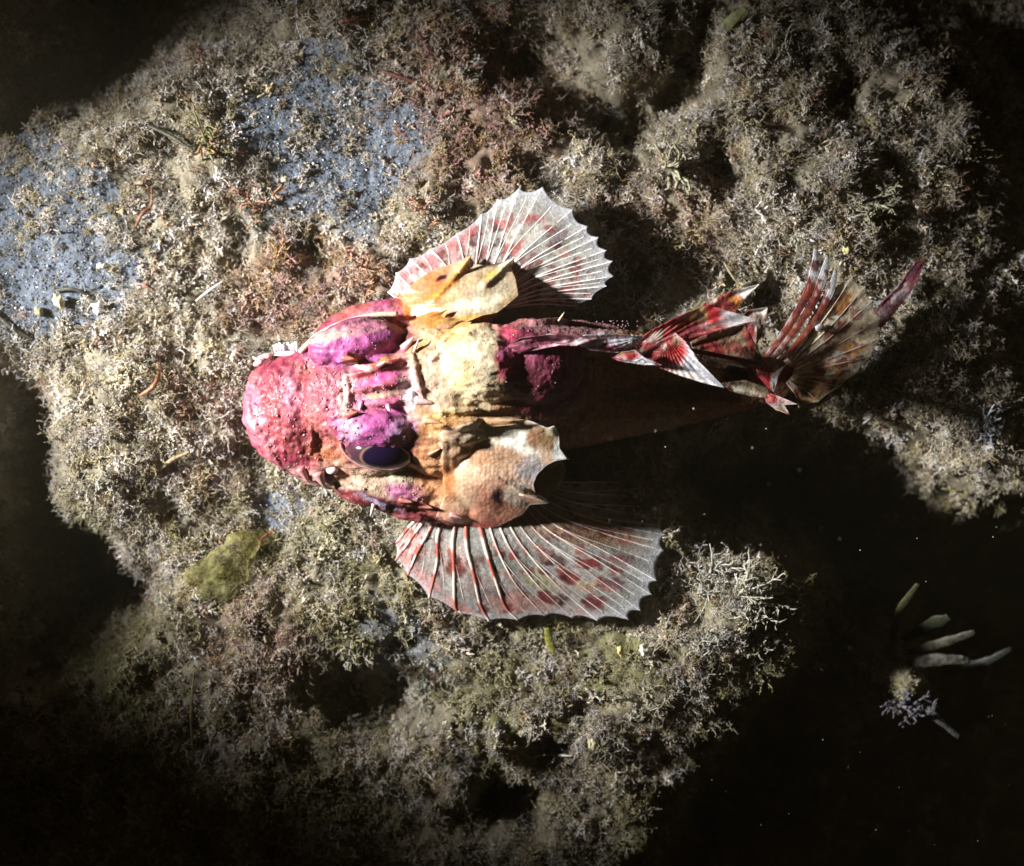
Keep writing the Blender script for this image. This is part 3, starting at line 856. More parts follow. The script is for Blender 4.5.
PW = (0.78, 0.62, 0.58)
for s_ in [(416, 400, 18, 3, 2, 4.2, (0.6, .35, .33), PW), (404, 348, 10, -10, 9, 4.4, (.5, .22, .28), PW), (347, 415, 11, -3, 4, 3.4, (.42, .08, .08), (0.6, .22, .14)),
           (343, 358, 12, 1, 4, 3.4, (.42, .08, .08), (0.6, .22, .14)), (428, 455, 12, -6, 6, 2.4, BROWN, (.7, .4, .25)), (414, 352, 5, -13, 3, 1.4, (.6, .4, .4), PW), (388, 405, 2, 6, 6, 3, MAG, PW),
           (362, 402, -2, 8, 6, 3, MAG, PW), (378, 366, 8, -4, 5, 3, DRED, PW), (412, 376, 6, 10, 5, 3, PW, PW), (424, 420, 18, 3, 4, 3.4, BEIGE, (.7, .3, .12)), (400, 500, 13, 2, 4, 3.2, DRED, (.6, .3, .22)),
           (420, 505, 13, 3, 4, 3.2, DRED, (.6, .3, .22)), (450, 514, 14, 5, -2, 2.6, (.6, .3, .3), (.7, .5, .5)), (262, 362, -9, -5, 2, 3.4, (.6, .25, .28), PW),
           (300, 468, 8, 14, -6, 5, (.5, .16, .17), (.66, .4, .4)), (318, 472, 6, 16, -8, 6.5, (.5, .2, .2), (.7, .5, .48)), (374, 504, -4, 12, -4, 2, (.6, .4, .3), WHITE), (558, 322, 6, -9, 6, 1.3, BEIGE, CREAM)]:
    spine(*s_)
spine(520, 492, 28, 11, -8, 3.0, (.62, .36, .24), (.85, .78, .76), 'gill_spine', 0.1, g1, z=88)
spine(546, 452, 22, 7, 4, 5.0, (.7, .66, .5), (.9, .9, .9), 'gill_spine', 0.1, g1, z=84)
spine(458, 273, 13, -17, 2, 2.6, (.6, .3, .1), (.7, .45, .2), 'gill_spine', 0.1, g2, z=72)
spine(500, 268, 14, -9, 3, 3.0, (.7, .6, .35), (.88, .82, .62), 'gill_spine', 0.2, g2, z=70)
# nostril fringe: a row of little white tufts
nf = MB()
for i in range(9):
    p, n = hit(276 + i * 2.7, 352 - 0.15 * i)
    nf.tube([p, p + np.array([-0.5, 3.5, 2.5]), p + np.array([-1, 6.5 + (i % 3), 3.5])], [1.7, 1.4, 1.7], (0.86, 0.88, 0.92), 6)
p, n = hit(286, 354)
nf.blob(p + np.array([2, 0, 1]), (13, 3.2, 3), (0.72, 0.5, 0.5), 2, .12)
fpart('nostril_fringe', nf, M_plate)
nf = MB()
for (a, b, c_, d_) in ((258, 364, -6, -4), (262, 358, -3, -5), (268, 356, 1, -4)):
    p, n = hit(a, b); nf.blob(p, (6, 3.4, 3), (0.66, .36, .36), 1, .2)
fpart('lip_flap', nf, M_plate)

# tubercles and glinting specks on the skin
wt = MB(); r = np.random.default_rng(5)


def wart(px, py, rad, col, fl=0.7):
    p, n = hit(px, py)
    wt.blob(p + n * rad * 0.1, (rad, rad * r.uniform(.6, 1), rad * fl), tuple(.5 * c_ for c_ in col), 1, .2, r.uniform(0, 3))


for i in range(260):
    a = r.uniform(0, 2 * math.pi); q = math.sqrt(r.uniform())
    x_, y_ = 305 + 56 * q * math.cos(a), 412 + 58 * q * math.sin(a)
    wart(x_, y_, r.uniform(0.5, 1.5), [(0.70, .36, .34), (.62, .2, .2), (.55, .10, .11), (.85, .75, .72)][r.choice(4, p=[.35, .3, .25, .1])])
for i in range(80):
    wart(r.uniform(330, 415), r.uniform(372, 412), r.uniform(0.5, 1.2), [(0.78, .6, .62), (.7, .3, .4)][r.integers(2)])
for i in range(60):
    wart(r.uniform(330, 410) , r.uniform(330, 355) if i % 2 else r.uniform(412, 440), r.uniform(0.4, 1.0), (0.72, .42, .6))
for i in range(170):
    wart(r.uniform(508, 600), r.uniform(335, 408), r.uniform(0.4, 0.9), [(.5, .34, .38), (.34, .1, .14)][r.integers(2)])
for i in range(70):
    wart(r.uniform(520, 640), r.uniform(320, 332), r.uniform(0.5, 1.1), (.5, .3, .34))
for i in range(150):
    if i % 2: wart(r.uniform(345, 425), r.uniform(470, 500), r.uniform(0.4, 1.2), (.62, .54, .42))
for i in range(150):
    if i % 2: wart(r.uniform(425, 515), r.uniform(330, 440), r.uniform(0.4, 1.0), (.8, .72, .55))
p, n = hit(411, 396); wt.blob(p, (4, 5.5, 3.2), (.72, .76, .82), 2, .1)
p, n = hit(332, 470); wt.blob(p, (6, 4.4, 4), (.75, .6, .6), 2, .1)
tag(fpart('skin_tubercles', wt, M_wart), kind='stuff')


# ---- pectoral fins: fans of rays with a scalloped web between them
def fan(rays, base, blobs, seed, raycol, bands, edgecol, scal=0.12, sub=12, nv_=90, wavy=1.5, rad=1.25, alpha=0.90, name='pectoral_fin', rayname='fin_ray', mids=True, parent=None):
    RP = [spline([pt(*q) for q in ray], nv_) for ray in rays]
    n = len(RP); rows = []; edge = []; um = []
    for i in range(n - 1):
        for k in range(sub):
            s_ = k / sub
            vm = 1 - scal * math.sin(math.pi * s_) ** 0.8
            # resample a shorter strand between two rays
            t = np.linspace(0, vm, nv_) * (nv_ - 1); j = np.clip(t.astype(int), 0, nv_ - 2); u = (t - j)[:, None]
            A = RP[i][j] * (1 - u) + RP[i][j + 1] * u; B = RP[i + 1][j] * (1 - u) + RP[i + 1][j + 1] * u
            Q = A * (1 - s_) + B * s_
            Q[:, 2] -= wavy * (1 - abs(2 * s_ - 1)) * np.linspace(0.2, 1, nv_)
            rows.append(Q); edge.append(np.linspace(0, vm, nv_)); um.append(np.full(nv_, math.sin(math.pi * s_)))
    rows.append(RP[-1]); edge.append(np.linspace(0, 1, nv_)); um.append(np.zeros(nv_))
    r_ = np.random.default_rng(seed); blobs = [q[:6] + (q[6] * .55,) for q in blobs]
    for t0 in (.40, .58, .76):
        for i_ in range(n):
            if r_.uniform() < .75:
                q = RP[i_][int(nv_ * (t0 + r_.uniform(-.035, .035)))]; q2 = RP[i_][int(nv_ * t0) - 4]; xx, yy = topix(np.array([q, q2]))
                blobs.append((xx[0], yy[0], r_.uniform(4, 7), r_.uniform(2.6, 4.2), math.degrees(math.atan2(yy[0] - yy[1], xx[0] - xx[1])), [(.26, .07, .06), (.16, .06, .055), (.36, .15, .13)][r_.integers(3)], .3))
    for _ in range(24):
        i_ = r_.integers(0, n); q = RP[i_][int(nv_ * r_.uniform(.25, .86))]; xx, yy = topix(q[None]); blobs.append((xx[0], yy[0], r_.uniform(3, 8), r_.uniform(2, 4.2), r_.uniform(-60, 60), [(.24, .06, .055), (.08, .045, .045), (.5, .5, .46), (.42, .2, .17)][r_.integers(4)], .3))
    V_ = np.vstack(rows); E_ = np.concatenate(edge); m = len(rows)
    x, y = topix(V_)
    V_[:, 2] += 0.5 * fbm(x / 4, y / 4, o=2, seed=seed)
    f = [(a * nv_ + b, a * nv_ + b + 1, (a + 1) * nv_ + b + 1, (a + 1) * nv_ + b) for a in range(m - 1) for b in range(nv_ - 1)]
    col = paint(V_, base, blobs, 7, 6, seed)
    d = 0.6 * fbm(x / 3, y / 3, o=2, seed=seed + 3) + 0.7 * vnoise(np.repeat(np.arange(m), nv_) * 0.9, E_ * 5, seed=seed + 4)
    col *= (1 + 0.35 * d)[:, None]
    uu = np.concatenate(um); V_[:, 2] += 0.5 * np.exp(-((1 - uu) / 0.08) ** 2) * E_; col *= (1 + 0.22 * np.exp(-((1 - uu) / 0.08) ** 2))[:, None]
    mt = (sst(0.02, 0.4, fbm(x / 7, y / 7, o=3, seed=seed + 9)) * sst(0.15, 0.4, E_) * (1 - sst(.8, .95, E_)))[:, None] * 0.35
    col = col * (1 - mt) + np.array([.24, .17, .14]) * mt
    mm = sst(0.86, 1.0, E_)[:, None] * 0.8; col = col * (1 - mm) + np.asarray(edgecol) * mm
    al = (alpha - 0.16 * sst(0.3, .9, np.concatenate(um)))[:, None]
    mb = MB(); mb.add(V_, f, np.hstack([np.clip(col, 0, .95), al]))
    fin = fpart(name, mb, M_fin, parent)
    solid(fin, 0.7, 0)
    for i, R_ in enumerate(RP):
        t = np.linspace(0, 1, nv_); c = raycol(i, t, *topix(R_))
        mr_ = MB(); mr_.tube(R_ + np.array([0, 0, 0.0]), rad * bands(i) * (1 - 0.55 * t), c, 6)
        fpart(rayname, mr_, M_ray, fin)
        if mids and i < n - 1:
            k0 = int(nv_ * .38); k1 = int(nv_ * (1 - scal) * .97); sh = np.sin(np.linspace(0, 1, k1 - k0) * math.pi / 2)[:, None]
            Rn = RP[i + 1]; M_ = R_[k0:k1] * (1 - .5 * sh) + Rn[k0:k1] * (.5 * sh); M_[:, 2] -= wavy * .7 * sh[:, 0] - .3
            mr_ = MB(); mr_.tube(M_, rad * .62 * (1 - .4 * t[k0:k1]), c[k0:k1] * .75 + .12, 5); fpart(rayname, mr_, M_ray, fin)
    return fin


lowrays = [[(425, 512, 34), (411, 525, 32), (396, 543, 22)], [(430, 512, 36), (416, 532, 34), (396, 560, 20)], [(440, 512, 38), (428, 533, 38), (417, 553, 32), (408, 575, 18)], [(448, 512, 40), (438, 534, 40), (437, 562, 33), (429, 598, 17)],
           [(458, 512, 42), (453, 539, 42), (454, 569, 34), (455, 606, 19), (461, 613, 17)], [(466, 515, 43), (467, 547, 43), (474, 575, 36), (480, 604, 21), (489, 621, 16)], [(478, 518, 44), (486, 550, 44), (496, 581, 36), (505, 606, 22), (518, 620, 16)],
           [(486, 515, 45), (498, 550, 44), (516, 584, 36), (545, 616, 17)], [(494, 512, 45), (510, 548, 44), (536, 583, 36), (573, 618, 19)], [(500, 508, 45), (522, 545, 44), (556, 584, 36), (598, 621, 25)], [(506, 504, 45), (532, 541, 44), (575, 581, 38), (629, 620, 31)],
           [(511, 500, 45), (541, 536, 44), (590, 573, 42), (641, 611, 35)], [(515, 496, 44), (548, 530, 44), (600, 562, 43), (652, 595, 38)], [(518, 493, 44), (554, 524, 44), (606, 552, 39), (657, 581, 41)], [(520, 489, 44), (558, 516, 44), (612, 536, 28), (664, 551, 22)],
           [(522, 485, 43), (562, 508, 43), (614, 525, 22), (666, 535, 12)], [(524, 481, 42), (566, 500, 42), (616, 511, 18), (664, 518, 8)], [(525, 478, 40), (566, 491, 40), (614, 495, 16), (656, 500, 4)], [(525, 474, 38), (564, 482, 38), (606, 482, 14), (644, 484, 2)]]


def lowcol(i, t, x, y):
    a = np.array([0.66, 0.56, 0.50]); b = np.array([0.40, 0.10, 0.07])
    ph = np.sin(t * (18 if i < 8 else 15) + 2.3 + 0.8 * i + 0.8 * np.sin(i * 2.1))
    ph = ph + 0.7 * vnoise(t * 14, t * 0 + i * 3.7, seed=3)
    m = sst(-0.5, 0.7, ph)[:, None] * (1 if i < 7 else 0.45 if i < 12 else 0.2)
    c = a * (1 - m) + b * m
    w_ = sst(0.7, 1, t)[:, None] * (1 if i > 8 else 0.1)
    return c * (1 - w_) + np.array([.85, .87, .92]) * w_


MR = (0.20, 0.045, 0.045); DK = (0.07, 0.04, 0.04); GRN = (0.30, 0.33, 0.29)
lowb = [(400, 545, 22, 30, 0, (0.66, 0.36, 0.33), .5), (420, 585, 24, 14, 40, (0.60, .34, .32), .6), (450, 560, 24, 18, 0, (.55, .46, .42), .5), (448, 606, 40, 8, 25, (.56, .33, .30), .6),
        (456, 569, 9, 11, 0, (.22, .07, .06), .4), (475, 563, 9, 7, 0, (.20, .12, .11), .4), (490, 590, 34, 10, 10, (.40, .33, .31), .5), (485, 596, 10, 8, 0, (.25, .2, .2), .5), (520, 604, 34, 12, 8, (.50, .30, .27), .5),
        (554, 559, 14, 6, 20, DK, .4), (570, 577, 13, 8, 30, MR, .4), (566, 575, 5, 5, 0, (.06, .02, .02), .4), (548, 597, 10, 6, 20, MR, .4), (562, 600, 8, 5, 0, DK, .4), (595, 603, 13, 8, 10, MR, .4), (614, 583, 12, 7, 20, (.22, .12, .13), .4),
        (590, 562, 14, 6, 10, MR, .5), (530, 575, 8, 5, 0, MR, .4), (510, 560, 24, 10, 20, GRN, .5), (540, 580, 18, 8, 20, (.42, .40, .26), .5), (590, 585, 12, 5, 0, (.46, .38, .24), .5), (578, 615, 22, 5, 5, (.5, .27, .24), .5), (620, 560, 16, 6, 0, (.3, .2, .2), .5),
        (580, 530, 60, 14, 10, (.34, .22, .14), .6), (640, 505, 30, 16, 10, (.32, .22, .16), .6)]
fan(lowrays, (0.38, 0.37, 0.35), lowb, 201, lowcol, lambda i: 1.9 if i < 7 else 1.2 if i < 10 else 0.8, (0.62, 0.64, 0.69), 0.035)
uprays = [[(430, 318, 40), (408, 306, 38), (388, 292, 30)], [(440, 312, 42), (416, 292, 40), (396, 273, 34)], [(448, 306, 42), (432, 280, 42), (410, 259, 36)], [(458, 302, 44), (447, 268, 44), (430, 249, 38)], [(466, 298, 44), (464, 262, 46), (457, 233, 40)],
          [(474, 296, 45), (477, 258, 48), (482, 214, 44)], [(480, 295, 46), (488, 254, 50), (498, 199, 46)], [(486, 294, 46), (498, 252, 52), (519, 188, 53)], [(490, 294, 46), (508, 252, 54), (543, 187, 60)], [(494, 295, 46), (518, 258, 57), (573, 209, 66)],
          [(498, 296, 46), (526, 264, 57), (588, 226, 68)], [(500, 297, 45), (532, 270, 56), (599, 237, 69)], [(502, 299, 44), (538, 276, 56), (607, 250, 69)], [(504, 300, 44), (542, 282, 55), (613, 261, 68)], [(506, 302, 43), (546, 288, 54), (614, 276, 65)],
          [(506, 304, 42), (546, 293, 52), (607, 286, 60)], [(506, 306, 41), (544, 299, 49), (592, 299, 53)], [(506, 308, 39), (540, 304, 45), (578, 306, 46)]]


def upcol(i, t, x, y):
    a = np.array([0.72, 0.68, 0.64]); b = np.array([0.52, 0.16, 0.12])
    m = sst(0.0, 0.4, np.sin(t * 15 + 1.4 * i))[:, None] * (0.8 if i < 6 else 0.35 if i < 9 else 0.15)
    c = a * (1 - m) + b * m; w_ = sst(.6, 1, t)[:, None]
    return c * (1 - w_) + np.array([.86, .88, .93]) * w_


PK = (0.56, 0.22, 0.22)
upb = [(420, 268, 50, 22, -30, (.58, .34, .34), .5), (405, 275, 9, 7, 0, PK, .5), (432, 262, 9, 6, -30, PK, .5), (450, 246, 16, 8, -40, PK, .5), (445, 262, 8, 7, 0, (.40, .46, .42), .5), (420, 280, 8, 6, 0, (.48, .5, .48), .5), (474, 236, 9, 9, -30, (.40, .09, .08), .4), (472, 240, 6, 3, -20, DK, .4),
       (499, 226, 10, 6, -30, (.42, .12, .11), .4), (497, 230, 6, 3, -20, DK, .4), (485, 254, 7, 8, 0, (.26, .07, .07), .4), (512, 246, 12, 9, -20, (.34, .09, .08), .4), (507, 257, 7, 4, -10, (.03, .01, .02), .4), (532, 220, 11, 6, 0, (.40, .14, .13), .5), (530, 262, 14, 8, -40, (.28, .15, .13), .5),
       (549, 274, 11, 9, 0, (.34, .08, .09), .4), (543, 281, 4, 4, 0, DK, .4), (566, 290, 8, 5, 0, (.42, .12, .12), .4), (558, 236, 12, 7, -30, (.22, .17, .17), .5), (536, 281, 10, 8, 0, (.28, .29, .24), .5), (572, 303, 24, 6, 0, (.26, .18, .17), .5), (560, 260, 24, 12, -30, (.36, .38, .34), .6), (520, 234, 18, 8, -20, (.5, .48, .42), .6), (590, 296, 8, 5, 0, (.3, .1, .1), .5)]
fan(uprays, (0.40, 0.39, 0.36), upb, 301, upcol, lambda i: 1.3 if i < 6 else 0.9, (0.60, 0.61, 0.66), 0.035)

# ---- dorsal fin: spines lying back along the ridge, webs and flaps
dors = MB()
dors.tube([pt(*p) for p in spline([(512, 350, 128), (560, 342, 130), (610, 340, 124), (650, 345, 116), (700, 352, 108), (760, 364, 82)], 40)], np.linspace(3.2, 2, 40), (0.16, 0.04, 0.055), 8)
df = fpart('dorsal_fin', dors, M_skin)
RD = (0.50, 0.035, 0.035); DR = (0.27, 0.04, 0.04); WH = (0.7, 0.82, 0.86)


def flap(center, outline, base, blobs, seed, name='fin_web', parent=df, groove=None, alpha=0.9, th=0.7, mat=None):
    g_ = (0.30, 0.24, 0.18); blobs = list(blobs)
    if groove is None: groove = (640, 365, .35, 60)
    rr_ = np.random.default_rng(seed); xs = [p[0] for p in outline]; ys = [p[1] for p in outline]
    for _ in range(5): blobs.append((rr_.uniform(min(xs), max(xs)), rr_.uniform(min(ys), max(ys)), rr_.uniform(2, 6), rr_.uniform(1.5, 4), rr_.uniform(-60, 60), [(.20, .03, .03), (.5, .42, .36), (.34, .2, .12)][rr_.integers(3)], .5))
    o = fpart(name, sheet(center, outline, base, blobs, 1.2, 200, 34, .35, 7, alpha=alpha, seed=seed, groove=groove), mat or M_fin, parent)
    solid(o, th, 0); return o


flap((545, 341, 136), [(505, 348, 126), (520, 338, 142), (550, 334, 154), (580, 336, 158), (600, 338, 154), (577, 345, 164), (560, 345, 150), (535, 350, 138), (518, 354, 128)], (0.24, 0.06, 0.10), [(560, 345, 26, 3, -10, (.62, .34, .40), .5), (575, 342, 10, 4, 0, (.75, .68, .68), .5), (530, 338, 24, 5, 0, (.20, .06, .09), .5)], 401)
flap((608, 342, 152), [(575, 342, 150), (584, 335, 156), (610, 334, 158), (643, 336, 150), (640, 344, 142), (618, 353, 144), (590, 350, 144)], (0.55, 0.53, 0.58), [(590, 342, 9, 8, 0, (.32, .27, .32), .5), (625, 342, 22, 6, -12, (.74, .74, .80), .5), (612, 349, 20, 3, 5, (.35, .1, .16), .5), (605, 336, 20, 3, 0, (.4, .3, .34), .5)], 411, groove=(640, 338, .5, 40))
flap((636, 359, 150), [(612, 358, 140), (622, 352, 150), (635, 350, 154), (645, 358, 156), (662, 365, 162), (645, 365, 150), (620, 361, 142)], (0.62, 0.60, 0.63), [(630, 354, 9, 4, 10, RD, .5), (617, 358, 8, 4, 0, (.5, .2, .25), .5)], 421)
ra = flap((688, 328, 130), [(635, 345, 126), (648, 332, 132), (665, 323, 138), (681, 315, 144), (702, 306, 150), (715, 307, 152), (735, 313, 156), (758, 320, 160), (740, 324, 152), (723, 329, 144), (705, 335, 136), (690, 338, 130), (668, 350, 122), (650, 362, 116), (640, 356, 118)],
          (0.30, 0.045, 0.045), [(735, 318, 28, 9, 5, (.66, .64, .66), .5), (712, 314, 12, 9, 20, (.56, .035, .04), .35), (698, 314, 9, 8, 0, (.55, .45, .20), .4), (690, 331, 24, 4, -18, (.22, .04, .05), .5), (660, 332, 14, 8, -20, (.36, .05, .05), .6), (680, 326, 6, 5, 0, (.36, .1, .06), .6), (655, 337, 10, 3, -30, (.5, .4, .36), .5), (712, 325, 10, 3, -10, (.5, .3, .28), .5)], 431, 'fin_web', groove=(640, 352, .7, 60))
flap((730, 299, 128), [(700, 308, 124), (705, 303, 126), (720, 296, 128), (736, 290, 132), (752, 286, 136), (760, 284, 138), (750, 294, 132), (740, 305, 128), (736, 312, 126), (720, 309, 124)], (0.36, 0.07, 0.05), [(750, 290, 16, 7, -25, (.72, .66, .62), .4), (736, 301, 7, 5, 0, (.62, .28, .07), .5), (715, 304, 14, 5, -20, (.26, .04, .04), .5)], 441)
flap((678, 352, 140), [(645, 352, 126), (658, 342, 138), (665, 339, 142), (676, 333, 144), (685, 341, 148), (692, 351, 154), (699, 362, 158), (712, 375, 162), (725, 388, 164), (704, 383, 152), (681, 376, 142), (665, 370, 134), (650, 364, 126)],
     (0.62, 0.62, 0.66), [(672, 350, 15, 16, 20, (.50, .04, .04), .35), (655, 353, 14, 12, 0, (.28, .04, .04), .5), (676, 335, 6, 5, 0, (.72, .6, .5), .5), (668, 368, 14, 4, 18, (.4, .1, .08), .5), (685, 374, 18, 3, 22, (.60, .50, .46), .5)], 451, groove=(665, 336, .5, 50))
flap((756, 316, 96), [(740, 318, 96), (748, 310, 98), (768, 307, 102), (766, 320, 96), (762, 335, 88), (756, 345, 84), (746, 335, 88)], (0.42, 0.33, 0.28), [(748, 325, 6, 16, -20, DR, .5), (762, 310, 8, 4, 0, (.6, .55, .5), .5)], 461, alpha=.95)
flap((718, 350, 84), [(690, 342, 90), (715, 330, 96), (745, 324, 94), (756, 345, 84), (765, 362, 74), (745, 368, 74), (715, 362, 80), (695, 358, 86)], (0.30, 0.21, 0.14), [(712, 346, 16, 7, 20, DR, .5), (735, 348, 16, 6, 20, (.2, .06, .04), .5), (750, 340, 5, 14, -25, (.34, .06, .05), .5)], 471, alpha=.95)
an = empty('anal_fin', (0, 0, 0)); an.parent = fish; an.location = (0, 0, 0)
bpy.data.objects.remove(an)
af = flap((770, 374, 62), [(752, 358, 66), (772, 357, 68), (789, 363, 68), (783, 368, 66), (778, 378, 64), (774, 392, 60), (768, 388, 58), (758, 376, 60)], (0.50, 0.36, 0.32), [(766, 378, 9, 13, -18, (.45, .05, .06), .4), (776, 380, 5, 9, 0, (.75, .72, .72), .4), (775, 362, 12, 4, 5, (.5, .38, .33), .5)], 481, 'anal_fin', fish)
flap((778, 402, 58), [(764, 392, 56), (776, 395, 58), (797, 404, 64), (785, 405, 60), (790, 415, 62), (776, 410, 56), (766, 402, 54)], (0.52, 0.42, 0.40), [(772, 398, 8, 5, 20, (.42, .08, .08), .5)], 491, 'fin_web', af)
flap((740, 389, 58), [(722, 383, 60), (745, 380, 60), (768, 388, 58), (770, 398, 56), (750, 396, 55), (730, 391, 58)], (0.34, 0.26, 0.17), [(738, 390, 8, 4, 0, (.5, .46, .36), .5)], 495, 'fin_web', af)

# ---- tail fin
tb = [(838, 309, 9, 9, 0, (.30, .12, .03), .4), (833, 314, 6, 8, 10, (.10, .04, .02), .4), (845, 300, 9, 7, -30, (.42, .22, .06), .5), (842, 351, 20, 9, -10, (.42, .20, .05), .5), (833, 353, 10, 6, -10, (.12, .05, .02), .4), (860, 348, 8, 5, 0, (.46, .26, .07), .5), (806, 355, 20, 9, 10, (.22, .06, .03), .5),
      (826, 336, 7, 5, -30, (.2, .09, .05), .5), (838, 363, 24, 5, -8, (.62, .46, .38), .5), (868, 330, 12, 20, 0, (.48, .40, .28), .5), (820, 385, 30, 16, -35, (.44, .28, .12), .5), (857, 344, 3, 3, 0, (.1, .05, .04), .4), (820, 345, 12, 6, -30, (.55, .48, .36), .5)]
tips = [(826, 300, 66), (838, 285, 70), (853, 276, 72), (866, 286, 70), (873, 300, 66), (881, 318, 62), (881, 338, 58), (872, 356, 54), (858, 372, 50), (840, 387, 46), (818, 402, 42), (799, 408, 38)]
trays = []
for i_, tp in enumerate(tips):
    rx_, ry_ = 786 + 8 * math.sin(i_ / 3.6), 356 + 2.4 * i_
    trays.append([(rx_, ry_, 42), ((rx_ + tp[0]) / 2 + 3, (ry_ + tp[1]) / 2, (42 + tp[2]) / 2 + 3), tp])
tf = fan(trays, (0.58, 0.50, 0.36), tb, 501, lambda i, t, x, y: np.array([.46, .38, .27]) * (0.75 + .35 * sst(-.2, .5, np.sin(t * 11 + i)))[:, None], lambda i: 0.8, (0.50, 0.45, 0.36), 0.03, alpha=.85, name='tail_fin', rayname='tail_ray', mids=False)
for k_, (q, w0) in enumerate([([(766, 358, 52), (786, 330, 58), (806, 296, 68), (815, 270, 76), (816, 248, 82)], 4.4), ([(770, 362, 52), (792, 334, 58), (812, 304, 66), (822, 280, 74), (828, 256, 80)], 4.2), ([(775, 366, 50), (800, 340, 56), (818, 314, 62), (830, 292, 70), (836, 270, 76)], 3.8)]):
    P = spline([pt(*a) for a in q], 40); t = np.linspace(0, 1, 40)
    V_ = []; 
    T = np.gradient(P, axis=0); T /= np.linalg.norm(T, axis=1)[:, None]; Nn = np.stack([-T[:, 1], T[:, 0], T[:, 0] * 0], 1)
    wd = w0 * (0.5 + 0.8 * t) * (1 - 0.75 * sst(.72, 1.02, t))
    off = np.linspace(-1, 1, 13)
    for j in range(13): V_.append(P + Nn * (wd * off[j])[:, None] + np.array([0, 0, 1.0]) * (0.8 * abs(math.sin(j * 1.57)) - abs(off[j]) * .8))
    V_ = np.vstack(V_); f = [(a * 40 + b, (a + 1) * 40 + b, (a + 1) * 40 + b + 1, a * 40 + b + 1) for a in range(12) for b in range(39)]
    tt = np.tile(t, 13); x, y = topix(V_)
    n_ = fbm(x / 4, y / 7, o=2, seed=510 + k_)
    m1 = sst(0.62, 0.78, tt + 0.18 * n_)[:, None]; red_ = np.array([.34, .07, .04]); c = red_ * (1 - m1) + np.array([.84, .84, .88]) * m1
    c = c * (1 + .3 * np.sin(np.repeat(np.arange(13), 40) * 1.57))[:, None]
    m2 = (sst(.1, .35, fbm(x / 6, y / 6, o=2, seed=520 + k_)) * (tt < .85))[:, None] * .9; c = c * (1 - m2) + np.array([.15, .03, .03]) * m2
    m3 = (sst(.15, .4, fbm(x / 5, y / 5, o=2, seed=530 + k_)) * (tt < .45))[:, None] * .7; c = c * (1 - m3) + np.array([.6, .5, .48]) * m3
    mb_ = MB(); mb_.add(V_, f, np.hstack([np.clip(c, 0, .95), np.ones((len(c), 1))])); o = fpart('tail_ray', mb_, M_fin, tf); solid(o, 1.0, 0)
flap((889, 300, 26), [(876, 327, 26), (870, 318, 26), (884, 300, 28), (900, 284, 28), (916, 262, 26), (926, 258, 24), (918, 280, 26), (908, 296, 26), (895, 312, 26), (882, 328, 26)], (0.34, 0.11, 0.14), [(900, 292, 12, 6, -50, (.55, .42, .46), .5), (912, 272, 10, 6, -50, (.3, .1, .14), .5), (884, 312, 9, 6, -50, (.5, .35, .38), .5)], 541, 'tail_ray', tf)
wb = MB()
wb.blob(pt(820, 328, 62), (5, 4, 3), (.8, .8, .82), 2, .15)
fpart('skin_tag', wb, M_plate, tf)

# ------------------------------------------------------------------ single algae, stones and debris on the bed
def tuft(px, py, h, n, col, seed, label, group=None, rad=1.1, lean=(0, 0), spread=0.5, name='algae_tuft', cat='algae', z=None, depth=2, curl=0.3, mix=None):
    r = np.random.default_rng(seed)
    g = gp(px, py, h * 0.5)
    if z is not None: g = pt(px, py, z)
    mb = MB()

    def grow(p, d, ln, ra, dep):
        pts = [p]
        for i in range(4):
            d = d + r.normal(0, curl, 3); d /= np.linalg.norm(d); pts.append(pts[-1] + d * ln / 4)
        c = np.asarray(col) * r.uniform(0.7, 1.25)
        if mix is not None and r.uniform() < 0.35: c = np.asarray(mix) * r.uniform(0.7, 1.2)
        mb.tube(pts, np.linspace(ra, ra * 0.7, 5) * r.uniform(0.75, 1.35, 5), c, 5, cap=True)
        if dep > 0:
            for _ in range(r.integers(2, 5)):
                e = d + r.normal(0, 0.7, 3); e /= np.linalg.norm(e)
                grow(pts[r.integers(1, 5)], e, ln * r.uniform(0.4, 0.8), ra * 0.78, dep - 1)
    for i in range(n):
        d = np.array([r.normal(0, spread) + lean[0], r.normal(0, spread) - lean[1], 1.0]); d /= np.linalg.norm(d)
        grow(g + np.array([r.normal(0, h * .15), r.normal(0, h * .15), -2]), d, h * r.uniform(.6, 1), rad, depth)
    o = link(name, mb.mesh(name, g), M_plant, None, g)
    return tag(o, label, cat, group)


PALE = (.42, .40, .33); KHA = (.33, .29, .19); RUST = (.40, .20, .10); PNK = (.46, .25, .22); OLV = (.26, .25, .08)
G = 'branching algae tufts standing out of the turf'
tuft(712, 585, 30, 16, (.46, .44, .38), 1, 'pale frosted algae bush on the mound right of the lower pectoral fin', G, 1.0, (.3, -.5), .7)
tuft(750, 598, 30, 16, (.46, .44, .36), 2, 'pale antler-like algae bush at the very edge of the dark drop', G, 1.2, (.6, -.2), .7)
tuft(700, 645, 26, 7, (.38, .37, .31), 3, 'grey branching algae below the two pale bushes right of the lower fin', G, 1.3, (.6, .3), .6)
tuft(760, 640, 22, 5, (.42, .40, .33), 4, 'small pale algae sprig hanging over the drop below the antler-like bush', G, 1.4, (.9, .5), .4)
tuft(206, 140, 32, 6, (.24, .22, .09), 5, 'dark olive algae tuft between the two sand patches', G, 1.5, (0, -.2), .6, mix=RUST)
tuft(205, 70, 34, 4, (.22, .12, .07), 6, 'thin rusty algae stems near the dark top left corner', G, .9, (.1, -.6), .3)
tuft(262, 205, 34, 6, RUST, 7, 'reddish feathery algae tuft at the lower left edge of the upper sand patch', G, 1.1, (-.3, -.5), .5, mix=PNK)
